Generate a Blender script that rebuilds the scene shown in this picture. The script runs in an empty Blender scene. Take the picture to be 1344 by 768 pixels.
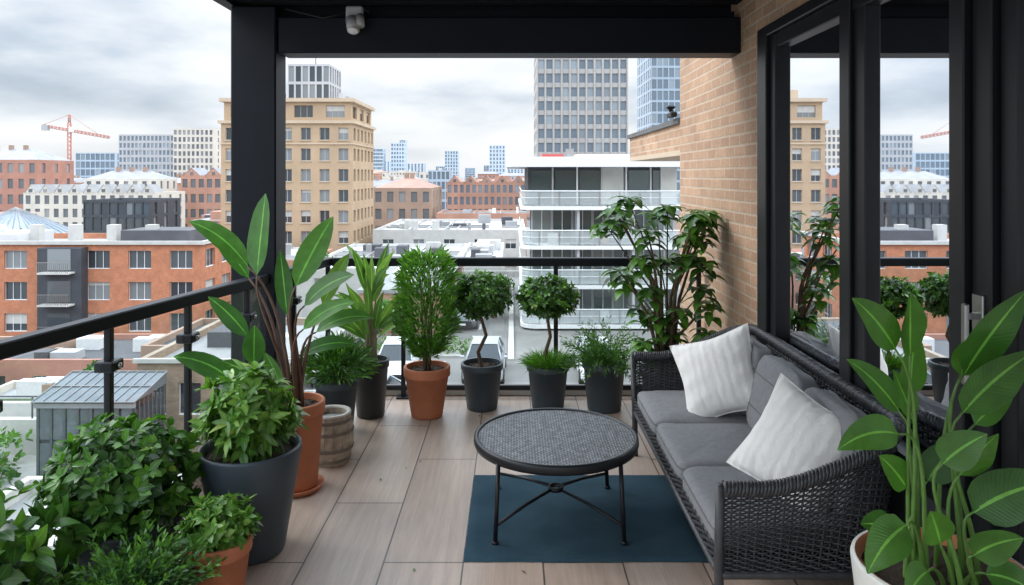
import bpy, math, random
from mathutils import Vector, Matrix
random.seed(7)
R=random.Random(11)
S=bpy.context.scene
# ------------------------------------------------------------ materials
MATS={}
def nt(name):
    m=bpy.data.materials.new(name); m.use_nodes=True
    t=m.node_tree; b=t.nodes['Principled BSDF']; return m,t,b
def N(t,ty,**k):
    n=t.nodes.new(ty)
    for a,v in k.items(): setattr(n,a,v)
    return n
def c4(c): return (c[0],c[1],c[2],1)
def ramp(t,fac,stops):
    r=N(t,'ShaderNodeValToRGB'); e=r.color_ramp.elements
    e[0].position=stops[0][0]; e[0].color=c4(stops[0][1])
    e[1].position=stops[-1][0]; e[1].color=c4(stops[-1][1])
    for p,c in stops[1:-1]:
        x=e.new(p); x.color=c4(c)
    t.links.new(fac,r.inputs[0]); return r.outputs[0]
def mix(t,a,b,f,mode='MIX'):
    m=N(t,'ShaderNodeMix',data_type='RGBA',blend_type=mode)
    for s,v in ((0,f),(6,a),(7,b)):
        if hasattr(v,'is_output'): t.links.new(v,m.inputs[s])
        else: m.inputs[s].default_value=v if s==0 else c4(v)
    return m.outputs[2]
def math_(t,op,a,b=None):
    m=N(t,'ShaderNodeMath',operation=op)
    for i,v in enumerate((a,b)):
        if v is None: continue
        if hasattr(v,'is_output'): t.links.new(v,m.inputs[i])
        else: m.inputs[i].default_value=v
    return m.outputs[0]
def objco(t): return N(t,'ShaderNodeTexCoord').outputs['Object']
def noise(t,scale,detail=4,vec=None,rough=.55):
    n=N(t,'ShaderNodeTexNoise'); n.inputs['Scale'].default_value=scale; n.inputs['Detail'].default_value=detail
    n.inputs['Roughness'].default_value=rough
    t.links.new(vec if vec else objco(t),n.inputs['Vector']); return n.outputs['Fac']
def scaled(t,vec,s):
    m=N(t,'ShaderNodeMapping'); m.inputs['Scale'].default_value=s; t.links.new(vec,m.inputs[0]); return m.outputs[0]
def bump(t,b,h,strength=.3,dist=.01):
    n=N(t,'ShaderNodeBump'); n.inputs['Strength'].default_value=strength; n.inputs['Distance'].default_value=dist
    t.links.new(h,n.inputs['Height']); t.links.new(n.outputs[0],b.inputs['Normal'])
def plain(name,col,rough=.6,var=.25,scale=6,metal=0,bmp=0,bs=60,island=0,spec=.5):
    if name in MATS: return MATS[name]
    m,t,b=nt(name)
    f=noise(t,scale,5)
    a=[x*(1-var) for x in col]; c=[min(1,x*(1+var)) for x in col]
    out=ramp(t,f,[(.25,a),(.75,c)])
    if island:
        g=N(t,'ShaderNodeNewGeometry').outputs['Random Per Island']
        out=mix(t,out,ramp(t,g,[(0,[1-island]*3),(1,[1]*3)]),1.0,'MULTIPLY')
    t.links.new(out,b.inputs['Base Color'])
    b.inputs['Roughness'].default_value=rough; b.inputs['Metallic'].default_value=metal
    b.inputs['Specular IOR Level'].default_value=spec
    if bmp: bump(t,b,noise(t,bs,4),bmp,.004)
    MATS[name]=m; return m
def brickmat(name,c1,c2,mort,axis='YZ',bw=.225,bh=.075,mo=.008,bmp=.5):
    m,t,b=nt(name); o=objco(t); s=N(t,'ShaderNodeSeparateXYZ'); t.links.new(o,s.inputs[0])
    cb=N(t,'ShaderNodeCombineXYZ')
    if axis=='YZ': t.links.new(s.outputs[1],cb.inputs[0])
    elif axis=='XZ': t.links.new(s.outputs[0],cb.inputs[0])
    else: t.links.new(math_(t,'ADD',s.outputs[0],s.outputs[1]),cb.inputs[0])
    t.links.new(s.outputs[2],cb.inputs[1])
    br=N(t,'ShaderNodeTexBrick'); t.links.new(cb.outputs[0],br.inputs['Vector'])
    br.inputs['Scale'].default_value=1; br.inputs['Brick Width'].default_value=bw; br.inputs['Row Height'].default_value=bh
    br.inputs['Mortar Size'].default_value=mo; br.inputs['Mortar Smooth'].default_value=.3
    br.inputs['Color1'].default_value=c4(c1); br.inputs['Color2'].default_value=c4(c2); br.inputs['Mortar'].default_value=c4(mort)
    n=noise(t,1.3,6); n2=noise(t,40,4)
    col=mix(t,br.outputs['Color'],ramp(t,n,[(.3,(.78,.76,.74)),(.7,(1.1,1.08,1.05))]),1,'MULTIPLY')
    col=mix(t,col,ramp(t,n2,[(.3,(.8,.8,.8)),(.7,(1.1,1.1,1.1))]),.8,'MULTIPLY')
    t.links.new(col,b.inputs['Base Color']); b.inputs['Roughness'].default_value=.85
    h=math_(t,'SUBTRACT',math_(t,'MULTIPLY',n2,.4),br.outputs['Fac'])
    bump(t,b,h,bmp,.006); return m
def leafmat(name,dark,light,rib=.5,trans=.25,rough=.38):
    m,t,b=nt(name)
    g=N(t,'ShaderNodeNewGeometry').outputs['Random Per Island']
    col=ramp(t,g,[(0,dark),(.6,[(a+c)/2 for a,c in zip(dark,light)]),(.97,light),(1,(light[0]*1.8,light[1]*1.1,light[2]))])
    uv=N(t,'ShaderNodeTexCoord').outputs['UV']; s=N(t,'ShaderNodeSeparateXYZ'); t.links.new(uv,s.inputs[0])
    d=math_(t,'ABSOLUTE',math_(t,'SUBTRACT',s.outputs[0],.5))
    ribf=math_(t,'MULTIPLY',math_(t,'LESS_THAN',d,.035),rib)
    vv=math_(t,'SINE',math_(t,'MULTIPLY',math_(t,'SUBTRACT',s.outputs[1],math_(t,'MULTIPLY',d,.35)),130))
    col=mix(t,col,[min(1,x*2.2+.02) for x in light],ribf)
    col=mix(t,col,ramp(t,noise(t,14,4),[(.3,(.75,.75,.75)),(.7,(1.15,1.15,1.15))]),1,'MULTIPLY')
    t.links.new(col,b.inputs['Base Color']); b.inputs['Roughness'].default_value=rough
    bump(t,b,vv,.25*rib,.0015)
    tr=N(t,'ShaderNodeBsdfTranslucent'); t.links.new(mix(t,col,(1.5,1.7,.7),1,'MULTIPLY'),tr.inputs[0])
    ms=N(t,'ShaderNodeMixShader'); ms.inputs[0].default_value=trans
    t.links.new(b.outputs[0],ms.inputs[1]); t.links.new(tr.outputs[0],ms.inputs[2])
    t.links.new(ms.outputs[0],t.nodes['Material Output'].inputs[0]); return m
def glassmat(name,tint=(.93,.97,.96),refl=.12,haze=0):
    m,t,b=nt(name)
    tr=N(t,'ShaderNodeBsdfTransparent'); tr.inputs[0].default_value=c4(tint)
    gl=N(t,'ShaderNodeBsdfGlossy'); gl.inputs['Roughness'].default_value=.01; gl.inputs[0].default_value=(.95,.97,1,1)
    lw=N(t,'ShaderNodeFresnel'); lw.inputs[0].default_value=1.5
    f=math_(t,'MULTIPLY',lw.outputs[0],.8); f=math_(t,'ADD',f,refl)
    ms=N(t,'ShaderNodeMixShader'); t.links.new(f,ms.inputs[0]); t.links.new(tr.outputs[0],ms.inputs[1]); t.links.new(gl.outputs[0],ms.inputs[2])
    out=ms.outputs[0]
    if haze:
        df=N(t,'ShaderNodeBsdfDiffuse'); df.inputs[0].default_value=(.75,.8,.8,1); m2=N(t,'ShaderNodeMixShader'); m2.inputs[0].default_value=haze
        t.links.new(out,m2.inputs[1]); t.links.new(df.outputs[0],m2.inputs[2]); out=m2.outputs[0]
    t.links.new(out,t.nodes['Material Output'].inputs[0]); return m
def winmat(name,a,b_,rough=.08,metal=.0):
    m,t,b=nt(name); g=N(t,'ShaderNodeNewGeometry').outputs['Random Per Island']
    col=ramp(t,g,[(0,a),(.7,[x*.8+y*.2 for x,y in zip(a,b_)]),(.72,b_),(1,[x*.7 for x in b_])])
    t.links.new(col,b.inputs['Base Color']); b.inputs['Roughness'].default_value=rough
    b.inputs['Specular IOR Level'].default_value=.9; b.inputs['Metallic'].default_value=metal; return m

# ------------------------------------------------------------ mesh builder
class MB:
    def __init__(s): s.v=[];s.f=[];s.m=[];s.sm=[];s.uv=[];s.mats=[];s.M=None
    def mi(s,mat):
        if mat not in s.mats: s.mats.append(mat)
        return s.mats.index(mat)
    def add(s,vs,fs,mat,sm=False,uv=None):
        o=len(s.v); k=s.mi(mat)
        if s.M is not None: vs=[s.M@Vector(v) for v in vs]
        s.v.extend([tuple(v) for v in vs])
        s.uv.extend(uv if uv else [(0.2,0.5)]*len(vs))
        for f in fs: s.f.append([i+o for i in f]); s.m.append(k); s.sm.append(sm)
    def quad(s,a,b,c,d,mat): s.add([a,b,c,d],[(0,1,2,3)],mat)
    def box(s,x0,x1,y0,y1,z0,z1,mat):
        vs=[(x,y,z) for z in (z0,z1) for y in (y0,y1) for x in (x0,x1)]
        s.add(vs,[(0,2,3,1),(4,5,7,6),(0,1,5,4),(2,6,7,3),(0,4,6,2),(1,3,7,5)],mat)
    def rbox(s,x0,x1,y0,y1,z0,z1,mat,r=.008):
        r=min(r,(x1-x0)/2.1,(y1-y0)/2.1,(z1-z0)/2.1)
        vs=[];fs=[]
        import itertools
        idx={}
        for sx,sy,sz in itertools.product((0,1),(0,1),(0,1)):
            X=(x0,x1)[sx];Y=(y0,y1)[sy];Z=(z0,z1)[sz]
            ix=X+(r if sx==0 else -r);iy=Y+(r if sy==0 else -r);iz=Z+(r if sz==0 else -r)
            for a,p in (('x',(X,iy,iz)),('y',(ix,Y,iz)),('z',(ix,iy,Z))):
                idx[(sx,sy,sz,a)]=len(vs);vs.append(p)
            fs.append((idx[(sx,sy,sz,'x')],idx[(sx,sy,sz,'y')],idx[(sx,sy,sz,'z')]))
        g=lambda *a: idx[a]
        for q in (0,1):
            fs.append((g(q,0,0,'x'),g(q,1,0,'x'),g(q,1,1,'x'),g(q,0,1,'x')))
            fs.append((g(0,q,0,'y'),g(1,q,0,'y'),g(1,q,1,'y'),g(0,q,1,'y')))
            fs.append((g(0,0,q,'z'),g(1,0,q,'z'),g(1,1,q,'z'),g(0,1,q,'z')))
            for w in (0,1):
                fs.append((g(0,q,w,'y'),g(1,q,w,'y'),g(1,q,w,'z'),g(0,q,w,'z')))
                fs.append((g(q,0,w,'x'),g(q,1,w,'x'),g(q,1,w,'z'),g(q,0,w,'z')))
                fs.append((g(q,w,0,'x'),g(q,w,1,'x'),g(q,w,1,'y'),g(q,w,0,'y')))
        s.add(vs,fs,mat)
    def tube(s,pts,rad,mat,n=8,cap=True,closed=False):
        pts=[Vector(p) for p in pts]; L=len(pts)
        if not isinstance(rad,(list,tuple)): rad=[rad]*L
        vs=[];fs=[];prev=None
        for i,p in enumerate(pts):
            if closed: d=pts[(i+1)%L]-pts[i-1]
            else: d=pts[min(i+1,L-1)]-pts[max(i-1,0)]
            d=d.normalized() if d.length>1e-9 else Vector((0,0,1))
            if prev is None:
                u=d.orthogonal().normalized()
            else:
                u=(prev-d*prev.dot(d))
                u=u.normalized() if u.length>1e-6 else d.orthogonal().normalized()
            prev=u; w=d.cross(u)
            for k in range(n):
                a=2*math.pi*k/n; vs.append(p+(u*math.cos(a)+w*math.sin(a))*rad[i])
        for i in range(L if closed else L-1):
            j=(i+1)%L
            for k in range(n): fs.append((i*n+k,i*n+(k+1)%n,j*n+(k+1)%n,j*n+k))
        if cap and not closed: fs.append(tuple(range(n))[::-1]); fs.append(tuple((L-1)*n+k for k in range(n)))
        s.add(vs,fs,mat,True)
    def lathe(s,prof,mat,c=(0,0,0),n=40,sm=True):
        vs=[];fs=[]
        for r,z in prof:
            for k in range(n):
                a=2*math.pi*k/n; vs.append((c[0]+r*math.cos(a),c[1]+r*math.sin(a),c[2]+z))
        for i in range(len(prof)-1):
            for k in range(n): fs.append((i*n+k,i*n+(k+1)%n,(i+1)*n+(k+1)%n,(i+1)*n+k))
        s.add(vs,fs,mat,sm)
    def obj(s,name,parent=None,loc=None,auto=False):
        me=bpy.data.meshes.new(name); me.from_pydata(s.v,[],s.f)
        for m in s.mats: me.materials.append(m)
        me.polygons.foreach_set('material_index',s.m); me.polygons.foreach_set('use_smooth',s.sm)
        ul=me.uv_layers.new(name='UVMap'); li=[0]*len(me.loops); me.loops.foreach_get('vertex_index',li)
        flat=[]
        for i in li: flat.extend(s.uv[i])
        ul.data.foreach_set('uv',flat); me.update()
        o=bpy.data.objects.new(name,me); S.collection.objects.link(o)
        if parent: o.parent=parent
        if loc: o.location=loc
        return o
def empty(name,loc=(0,0,0),rot=0):
    e=bpy.data.objects.new(name,None); S.collection.objects.link(e); e.location=loc; e.rotation_euler=(0,0,rot); e.empty_display_size=.1
    return e

# ------------------------------------------------------------ material set
black=plain('black_metal',(.010,.011,.014),.4,.15,spec=.35)
blackw=plain('black_wood_metal',(.007,.009,.014),.5,.2,spec=.22)
steel=plain('steel',(.45,.45,.45),.3,.1,metal=1)
whitep=plain('white_paint',(.72,.72,.71),.5,.08)
conc=plain('concrete',(.38,.37,.35),.85,.15,2,bmp=.2)
lconc=plain('light_concrete',(.5,.49,.46),.85,.12,1)
asph=plain('asphalt',(.07,.07,.072),.9,.25,.5)
roofg=plain('roof_grey',(.3,.3,.3),.85,.25,.25)
roofw=plain('roof_white',(.58,.58,.58),.7,.2,.2)
roofd=plain('roof_dark',(.09,.09,.1),.8,.3,.3)
grass=plain('grass_mat',(.05,.085,.03),.95,.4,.8)
tanw=plain('tan_stone',(.43,.305,.195),.85,.12,.35)
tanl=plain('tan_stone_light',(.5,.39,.28),.8,.1,.5)
orange=brickmat('orange_brick',(.58,.21,.10),(.48,.165,.078),(.45,.27,.19),'XY',.23,.08,.01,.1)
redb=plain('red_brick_far',(.4,.2,.15),.9,.2,.3)  # the far-named colours are paled: distance haze is put into them
redb2=plain('red_brick_far_b',(.46,.25,.18),.9,.2,.3)
brownb=plain('brown_brick_far',(.35,.24,.18),.9,.2,.3)
cream=plain('cream_stone_far',(.6,.55,.48),.85,.12,.3)
greyb=plain('grey_concrete_far',(.43,.43,.44),.85,.12,.2)
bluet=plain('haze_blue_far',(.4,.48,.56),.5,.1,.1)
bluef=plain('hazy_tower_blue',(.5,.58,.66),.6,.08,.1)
towerw=plain('tower_concrete',(.4,.38,.36),.85,.1,.15)
dark=plain('dark_cladding',(.05,.055,.065),.6,.2,1)
glassd=winmat('window_dark',(.03,.04,.05),(.25,.27,.28))
glassf=winmat('window_far',(.1,.115,.13),(.3,.31,.32),.2)  # lighter panes for distant blocks, haze mixed into their colour
glassb=winmat('window_blue',(.15,.2,.25),(.34,.4,.45),.1,.2)
glasst=winmat('window_teal',(.05,.08,.085),(.24,.28,.28),.08,.1)
tanbrick=brickmat('tan_brick',(.5,.315,.20),(.39,.235,.15),(.50,.39,.29),'YZ',mo=.009)
tanbrickx=brickmat('tan_brick_x',(.36,.26,.18),(.29,.2,.14),(.36,.3,.24),'XY')
rglass=glassmat('railing_glass',(.9,.94,.93),.04,.05)
balg=glassmat('balustrade_glass',(.8,.86,.86),.1,.35)
dglass=glassmat('door_glass',(.66,.72,.70),.38)

# ------------------------------------------------------------ facades
def facade(mb,o,u,W,H,nc,nr,ww,wh,wall,gl,fr,rec=.2,vb=.5,mull=1,sill=None):
    o=Vector(o);u=Vector(u);n=u.cross(Vector((0,0,1)));z=Vector((0,0,1))
    cw=W/nc;ch=H/nr;mw=(cw-ww)/2;b=(ch-wh)*vb;tp=ch-wh-b
    P=lambda a,h,d=0:o+u*a+z*h-n*d
    mb.quad(P(0,0),P(mw,0),P(mw,H),P(0,H),wall)
    mb.quad(P(W-mw,0),P(W,0),P(W,H),P(W-mw,H),wall)
    for i in range(nc-1):
        a=(i+1)*cw-mw; mb.quad(P(a,0),P(a+2*mw,0),P(a+2*mw,H),P(a,H),wall)
    for i in range(nc):
        a=i*cw+mw;c=a+ww
        mb.quad(P(a,0),P(c,0),P(c,b),P(a,b),wall); 
        mb.quad(P(a,H-tp),P(c,H-tp),P(c,H),P(a,H),wall)
        for j in range(nr):
            z0=j*ch+b;z1=z0+wh
            if j<nr-1: mb.quad(P(a,z1),P(c,z1),P(c,z1+tp+b),P(a,z1+tp+b),wall)
            mb.quad(P(a,z0),P(a,z0,rec),P(a,z1,rec),P(a,z1),wall)
            mb.quad(P(c,z0,rec),P(c,z0),P(c,z1),P(c,z1,rec),wall)
            mb.quad(P(a,z1),P(c,z1),P(c,z1,rec),P(a,z1,rec),wall)
            mb.quad(P(a,z0),P(c,z0),P(c,z0,rec),P(a,z0,rec),fr)
            bl=R.random()
            mb.quad(P(a,z0,rec),P(c,z0,rec),P(c,z1,rec),P(a,z1,rec),gl)
            if mull:
                t=.03;d=rec-.04
                if bl<.3:
                    h=wh*R.uniform(.2,.6); mb.quad(P(a,z1-h,rec-.015),P(c,z1-h,rec-.015),P(c,z1,rec-.015),P(a,z1,rec-.015),lconc)
                for k in range(mull):
                    x=a+ww*(k+1)/(mull+1)
                    mb.quad(P(x-t,z0,d),P(x+t,z0,d),P(x+t,z1,d),P(x-t,z1,d),fr)
                for x in (a,c-1.6*t): mb.quad(P(x,z0,d-.005),P(x+1.6*t,z0,d-.005),P(x+1.6*t,z1,d-.005),P(x,z1,d-.005),fr)
                for q in (z0,z1-1.6*t): mb.quad(P(a,q,d-.007),P(c,q,d-.007),P(c,q+1.6*t,d-.007),P(a,q+1.6*t,d-.007),fr)
def block(mb,x0,x1,y0,y1,z0,z1,nc,nr,ns,ww,wh,wall,gl,fr,roof,rec=.2,mull=1,par=.5,vb=.5,wside=None,sides='both'):
    facade(mb,(x0,y0,z0),(1,0,0),x1-x0,z1-z0,nc,nr,ww,wh,wall,gl,fr,rec,vb,mull)
    w2=wside or ww
    if sides in('both','r'): facade(mb,(x1,y0,z0),(0,1,0),y1-y0,z1-z0,ns,nr,w2,wh,wall,gl,fr,rec,vb,mull)
    else: mb.quad((x1,y0,z0),(x1,y1,z0),(x1,y1,z1),(x1,y0,z1),wall)
    if sides in('both','l'): facade(mb,(x0,y1,z0),(0,-1,0),y1-y0,z1-z0,ns,nr,w2,wh,wall,gl,fr,rec,vb,mull)
    else: mb.quad((x0,y1,z0),(x0,y0,z0),(x0,y0,z1),(x0,y1,z1),wall)
    mb.quad((x1,y1,z0),(x0,y1,z0),(x0,y1,z1),(x1,y1,z1),wall)
    mb.quad((x0,y0,z1-par),(x1,y0,z1-par),(x1,y1,z1-par),(x0,y1,z1-par),roof)
    t=.3
    if par>0:
        mb.box(x0+.01,x1-.01,y0+.01,y0+t,z1-par,z1+.1,wall);mb.box(x0+.01,x1-.01,y1-t,y1-.01,z1-par,z1+.1,wall)
        mb.box(x0+.01,x0+t,y0+t,y1-t,z1-par,z1+.1,wall);mb.box(x1-t,x1-.01,y0+t,y1-t,z1-par,z1+.1,wall)

# ------------------------------------------------------------ ground
G=-14.0
mb=MB(); mb.quad((-4000,-200,G),(4000,-200,G),(4000,6000,G),(-4000,6000,G),plain('city_ground',(.2,.2,.19),.9,.3,.02)); mb.obj('ground')
mb=MB(); mb.quad((-90,58,G+.01),(-9,58,G+.01),(-9,67,G+.01),(-90,67,G+.01),asph)
mb.quad((-30,67,G+.01),(-24,67,G+.01),(-24,150,G+.01),(-30,150,G+.01),asph)
for i in range(16): mb.quad((-88+i*5,62.4,G+.016),(-86+i*5,62.4,G+.016),(-86+i*5,62.6,G+.016),(-88+i*5,62.6,G+.016),whitep)
mb.obj('street')
mb=MB(); mb.box(-90,-9,56.3,58,G,G+.12,conc); mb.box(-90,-30.2,67,69,G,G+.12,conc); mb.obj('pavement')
D=-7.5
mb=MB()
mb.box(-9,24,9,66,G,D,plain('deck_asphalt',(.2,.195,.185),.9,.25,.3))
mb.box(-9.3,-9,9,66,G,D+.9,conc); mb.box(-9,24,66,66.3,G,D+.5,conc)
for i in range(11):
    x=-8.6+i*2.6
    if x<5: mb.box(x,x+.1,31,36,D,D+.006,whitep)
mb.box(-8.8,8,30.6,30.8,D,D+.12,lconc)
mb.box(-8.8,-2.6,36.6,38.2,D,D+.12,conc)
mb.box(-.2,.1,36,64,D,D+.12,lconc)
for i in range(7): mb.box(-2.0,-1.85,40+i*3.4,41.6+i*3.4,D,D+.006,whitep)
mb.box(-8.9,-4,42,60,D,D+2.4,redb2); mb.box(-9.0,-3.9,41.9,60.1,D+2.4,D+2.6,roofg)
for i in range(5): mb.box(-3.99,-3.94,43+i*3.4,44.6+i*3.4,D+.7,D+1.9,glassd)
mb.box(-7.5,-5.5,45,48,D+2.6,D+3.2,whitep); mb.box(-6.5,-5,53,56,D+2.6,D+3.0,greyb)
mb.obj('parking_deck')

# ------------------------------------------------------------ buildings
mb=MB()
block(mb,-66,-30,70,82,G,-4.9,9,3,3,2.2,1.75,orange,glassd,whitep,roofg,.25,2)
mb.box(-66.3,-29.7,69.7,70.0,-4.95,-4.6,lconc); mb.box(-30.0,-29.7,70.0,82.3,-4.95,-4.6,lconc)
mb.box(-45.2,-41.0,68.9,69.98,G,-5.2,dark)
for j in range(3):
    z=G+.35+j*3.03
    mb.box(-44.2,-42,68.86,68.9,z+.3,z+2.3,glassd)
    mb.box(-44.6,-41.6,67.9,68.9,z,z+.15,lconc)
    for k in range(16): mb.box(-44.6+k*.19,-44.56+k*.19,67.92,67.96,z+.15,z+1.1,steel)
    mb.box(-44.6,-41.6,67.9,67.97,z+1.1,z+1.16,steel)
mb.box(-60,-50,73,79,-5.4,-4.2,roofw); mb.box(-40,-33,74,79,-5.4,-3.9,roofd)
for i in range(6): mb.box(-58+i*4,-57+i*4,75,76,-5.4,-3.4,lconc)
mb.obj('orange_brick_apartment_building')
mb=MB()
block(mb,-17.6,-9.4,34,44,G,-7.0,5,2,4,1.05,1.5,tanbrickx,glassd,whitep,roofg,.15,1,.3)
mb.box(-17.75,-9.32,33.85,34.0,-7.05,-6.85,lconc)
mb.box(-16,-13,38,41,-7.3,-6.5,roofd); mb.box(-12,-11,36,37,-7.3,-6.3,whitep); mb.obj('tan_brick_house')
# conservatory
mb=MB(); gg=plain('conservatory_glass',(.11,.13,.145),.16,.35,1); fr=plain('grey_frame',(.08,.09,.1),.5,.1); gfr=plain('mid_grey_frame',(.25,.26,.27),.5,.1)
x0,x1,y0,y1=-19.4,-15.5,29.6,32.2
mb.box(x0,x1,y0,y1,G,-7.9,dark)
for k in range(8):
    x=x0+.05+(x1-x0-.1)*k/7; mb.box(x-.05,x+.05,y0-.08,y0,G,-7.6,fr); 
    y=y0+.05+(y1-y0-.1)*k/7; mb.box(x1,x1+.07,y-.04,y+.04,G,-7.6,fr)
for k in range(7):
    for q in range(4): 
        x=x0+.11+(x1-x0)*k/7; mb.box(x,x+.46,y0-.04,y0-.003,-13.4+q*1.45,-12.1+q*1.45,gg)
mb.box(x0-.1,x1+.1,y0-.12,y0+.05,-7.75,-7.55,gfr)
mb.box(x0,x1,y0-.1,y0-.081,-10.62,-10.5,gfr)
mb.add([(x0-.15,y0-.2,-7.5),(x1+.15,y0-.2,-7.5),(x1+.15,y1,-7.0),(x0-.15,y1,-7.0),(x0-.15,y1,-7.5),(x1+.15,y1,-7.5)],[(0,1,2,3),(1,5,2),(0,3,4),(3,2,5,4)],gg)
for k in range(11):
    x=x0-.15+(x1-x0+.3)*k/10; mb.tube([(x,y0-.2,-7.48),(x,y1,-6.98)],.025,gfr,6)
for q in (0,.5,1): mb.tube([(x0-.15,y0-.2+(y1-y0+.2)*q,-7.47+.5*q),(x1+.15,y0-.2+(y1-y0+.2)*q,-7.47+.5*q)],.03,gfr,6)
mb.obj('glass_conservatory')
mb=MB()
for a in ((-34,-19.8,33,33.4,G,-9.4),(-34,-33.6,33.4,45,G,-9.6),(-31,-18,37,37.35,G,-9.9),(-30,-19.8,26,26.4,G,-9.9),(-27,-23,29,31,G,-10.3)):
    mb.box(*a,lconc)
mb.box(-33.6,-19.8,26.4,33,G,-11,conc); mb.box(-33.6,-18,33.4,37,G,-10.6,roofg)
for k in range(6): mb.tube([(-33+k*2.2,33.2,-9.4),(-33+k*2.2,33.2,-8.4)],.04,fr,6)
mb.tube([(-34,33.2,-8.4),(-19.8,33.2,-8.4)],.04,fr,6)
mb.obj('terrace_wall')
mb=MB(); mb.box(-33.5,-18,37.4,41,G,-10.9,grass); mb.obj('terrace_lawn')
for (a,b,c,d,z,wl,rf) in ((-52,-36,47,56,-10.8,brownb,roofd),(-35.6,-24,48,56,-10.6,redb,roofd),(-23.6,-9.6,46,55,-9.2,brownb,roofd),(-50,-34.4,38,45,-11.2,brownb,roofd),(-32,-24,42,46.4,-11.5,cream,roofg)):
    mb=MB(); block(mb,a,b,c,d,G,z,max(2,int((b-a)/2.4)),1,3,1.1,1.5,wl,glassd,whitep,rf,.15,1,.3)
    for k in range(7):
        x=R.uniform(a+1,b-2);y=R.uniform(c+1,d-2); mb.box(x,x+R.uniform(.5,1.8),y,y+R.uniform(.6,1.4),z-.3,z+R.uniform(.2,.9),R.choice([whitep,roofd,greyb,brownb]))
    mb.obj('low_brick_house')
mb=MB(); block(mb,-17.8,-9.5,19,26.6,G,-9.4,4,2,3,1.1,1.4,lconc,glassd,dark,roofg,.15,1,.4)
mb.box(-15.4,-12.8,21,24,-9.8,-9.0,lconc); mb.obj('low_rendered_house')

# tan office building
mb=MB()
x0,x1,y0,y1=-40.2,-22,100,115
block(mb,x0,x1,y0,y1,G,8.9,7,8,6,1.35,1.7,tanw,glassd,lconc,roofg,.3,1,.2)
block(mb,x0+.3,x1-.3,y0+.3,y1-.3,9.3,11.9,4,1,3,2.6,1.7,tanw,glassd,tanl,roofg,.3,2,.2)
mb.box(x0-.35,x1+.35,y0-.35,y1+.35,8.9,9.3,tanl)
mb.box(x0-.2,x1+.2,y0-.2,y1+.2,11.9,12.4,tanl)
mb.box(x0-.15,x1+.15,y0-.15,y0-.0,6.0,6.2,tanl); mb.box(x1,x1+.15,y0,y1,6.0,6.2,tanl)
for i in range(7):
    for j in range(8):
        a=x0+2.6*(i+.5)-.8; mb.box(a,a+1.6,y0-.12,y0-.002,G+2.8625*j+.98*.5-.12+.09,G+2.8625*j+.98*.5+.09,tanl)
block(mb,-32.2,-26.2,104,111,12.4,17.6,6,2,5,.75,2.2,greyb,glassd,greyb,roofg,.1,0,.2)
mb.box(-38,-34,104,109,12.4,14,tanl)
for i in range(3): mb.box(-24.4,-23.9,102+i*4,102.5+i*4,12.4,13.3,greyb)
mb.tube([(-29,107,17.6),(-29,107,20)],.06,fr,5); mb.tube([(-36,106,14),(-36,106,16.5)],.06,fr,5)
mb.obj('tan_office_building')

# white modern apartments
mb=MB()
def rslab(x0,x1,y0,y1,z0,z1,mat,r=1.6):
    pts=[]
    for k in range(9):
        a=math.pi+math.pi/2*k/8; pts.append((x0+r+r*math.cos(a),y0+r+r*math.sin(a)))
    pts+=[(x1,y0),(x1,y1),(x0,y1)]
    n=len(pts); vs=[(p[0],p[1],z0) for p in pts]+[(p[0],p[1],z1) for p in pts]
    fs=[tuple(range(n))[::-1],tuple(range(n,2*n))]+[(i,(i+1)%n,(i+1)%n+n,i+n) for i in range(n)]
    mb.add(vs,fs,mat); return pts
rslab(-.35,10.6,43,60,2.25,2.85,whitep,.6)
mb.box(1.0,10.2,45,58,-.1,2.25,dark)
for k in range(6):
    x=1.15+k*1.52
    mb.quad((x,44.95,.05),(x+1.3,44.95,.05),(x+1.3,44.95,2.05),(x,44.95,2.05),glasst)
    mb.box(x+1.32,x+1.42,44.85,45,-.05,2.25,(whitep if k%2 else lconc))
mb.box(5.6,6.9,44.8,44.94,-.05,2.25,lconc); mb.box(9.2,10.2,44.8,44.96,-.05,2.25,lconc)
lv=[-.1,-2.45,-4.8,-7.15]
for i,z in enumerate(lv):
    rslab(.5,10.4,43,58,z-.22,z,whitep,1.0)
    if i<3:
        mb.box(1.2,10.2,45.2,57.5,z-2.35,z-.22,greyb)
        for k in range(7):
            x=1.3+k*1.27
            mb.quad((x,45.15,z-2.3),(x+1.1,45.15,z-2.3),(x+1.1,45.15,z-.35),(x,45.15,z-.35),glasst)
            mb.box(x+.53,x+.58,45.08,45.14,z-2.3,z-.35,whitep)
        mb.quad((1.15,57,z-2.3),(1.15,46,z-2.3),(1.15,46,z-.4),(1.15,57,z-.4),glasst)
        mb.box(3.9,4.05,43.3,45.2,z-2.13,z-.22,greyb); mb.box(7.2,7.35,43.3,45.2,z-2.13,z-.22,greyb)
        for x in (2.2,5.3,8.4): mb.box(x,x+.6,44,44.5,z-2.35,z-1.7,R.choice([dark,brownb,lconc]))
    pth=[]
    r=.9
    for k in range(7):
        a=math.pi+math.pi/2*k/6; pth.append((.6+r+r*math.cos(a),43.1+r+r*math.sin(a)))
    pth=[(.6,57)]+pth+[(10.35,43.1)]
    for a,b in zip(pth[:-1],pth[1:]): mb.quad((a[0],a[1],z+.08),(b[0],b[1],z+.08),(b[0],b[1],z+.84),(a[0],a[1],z+.84),balg)
    mb.tube([(p[0],p[1],z+.9) for p in pth],.045,whitep,6)
    mb.tube([(p[0],p[1],z+.5) for p in pth],.02,whitep,5)
    for k in range(8): mb.box(1.6+k*1.2,1.64+k*1.2,43.06,43.1,z,z+.9,steel)
mb.box(2,3.4,48,50,2.85,3.15,plain('red_paint',(.45,.07,.06),.5,.1)); mb.box(4.5,8.5,50,54,2.85,3.2,roofw)
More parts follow.
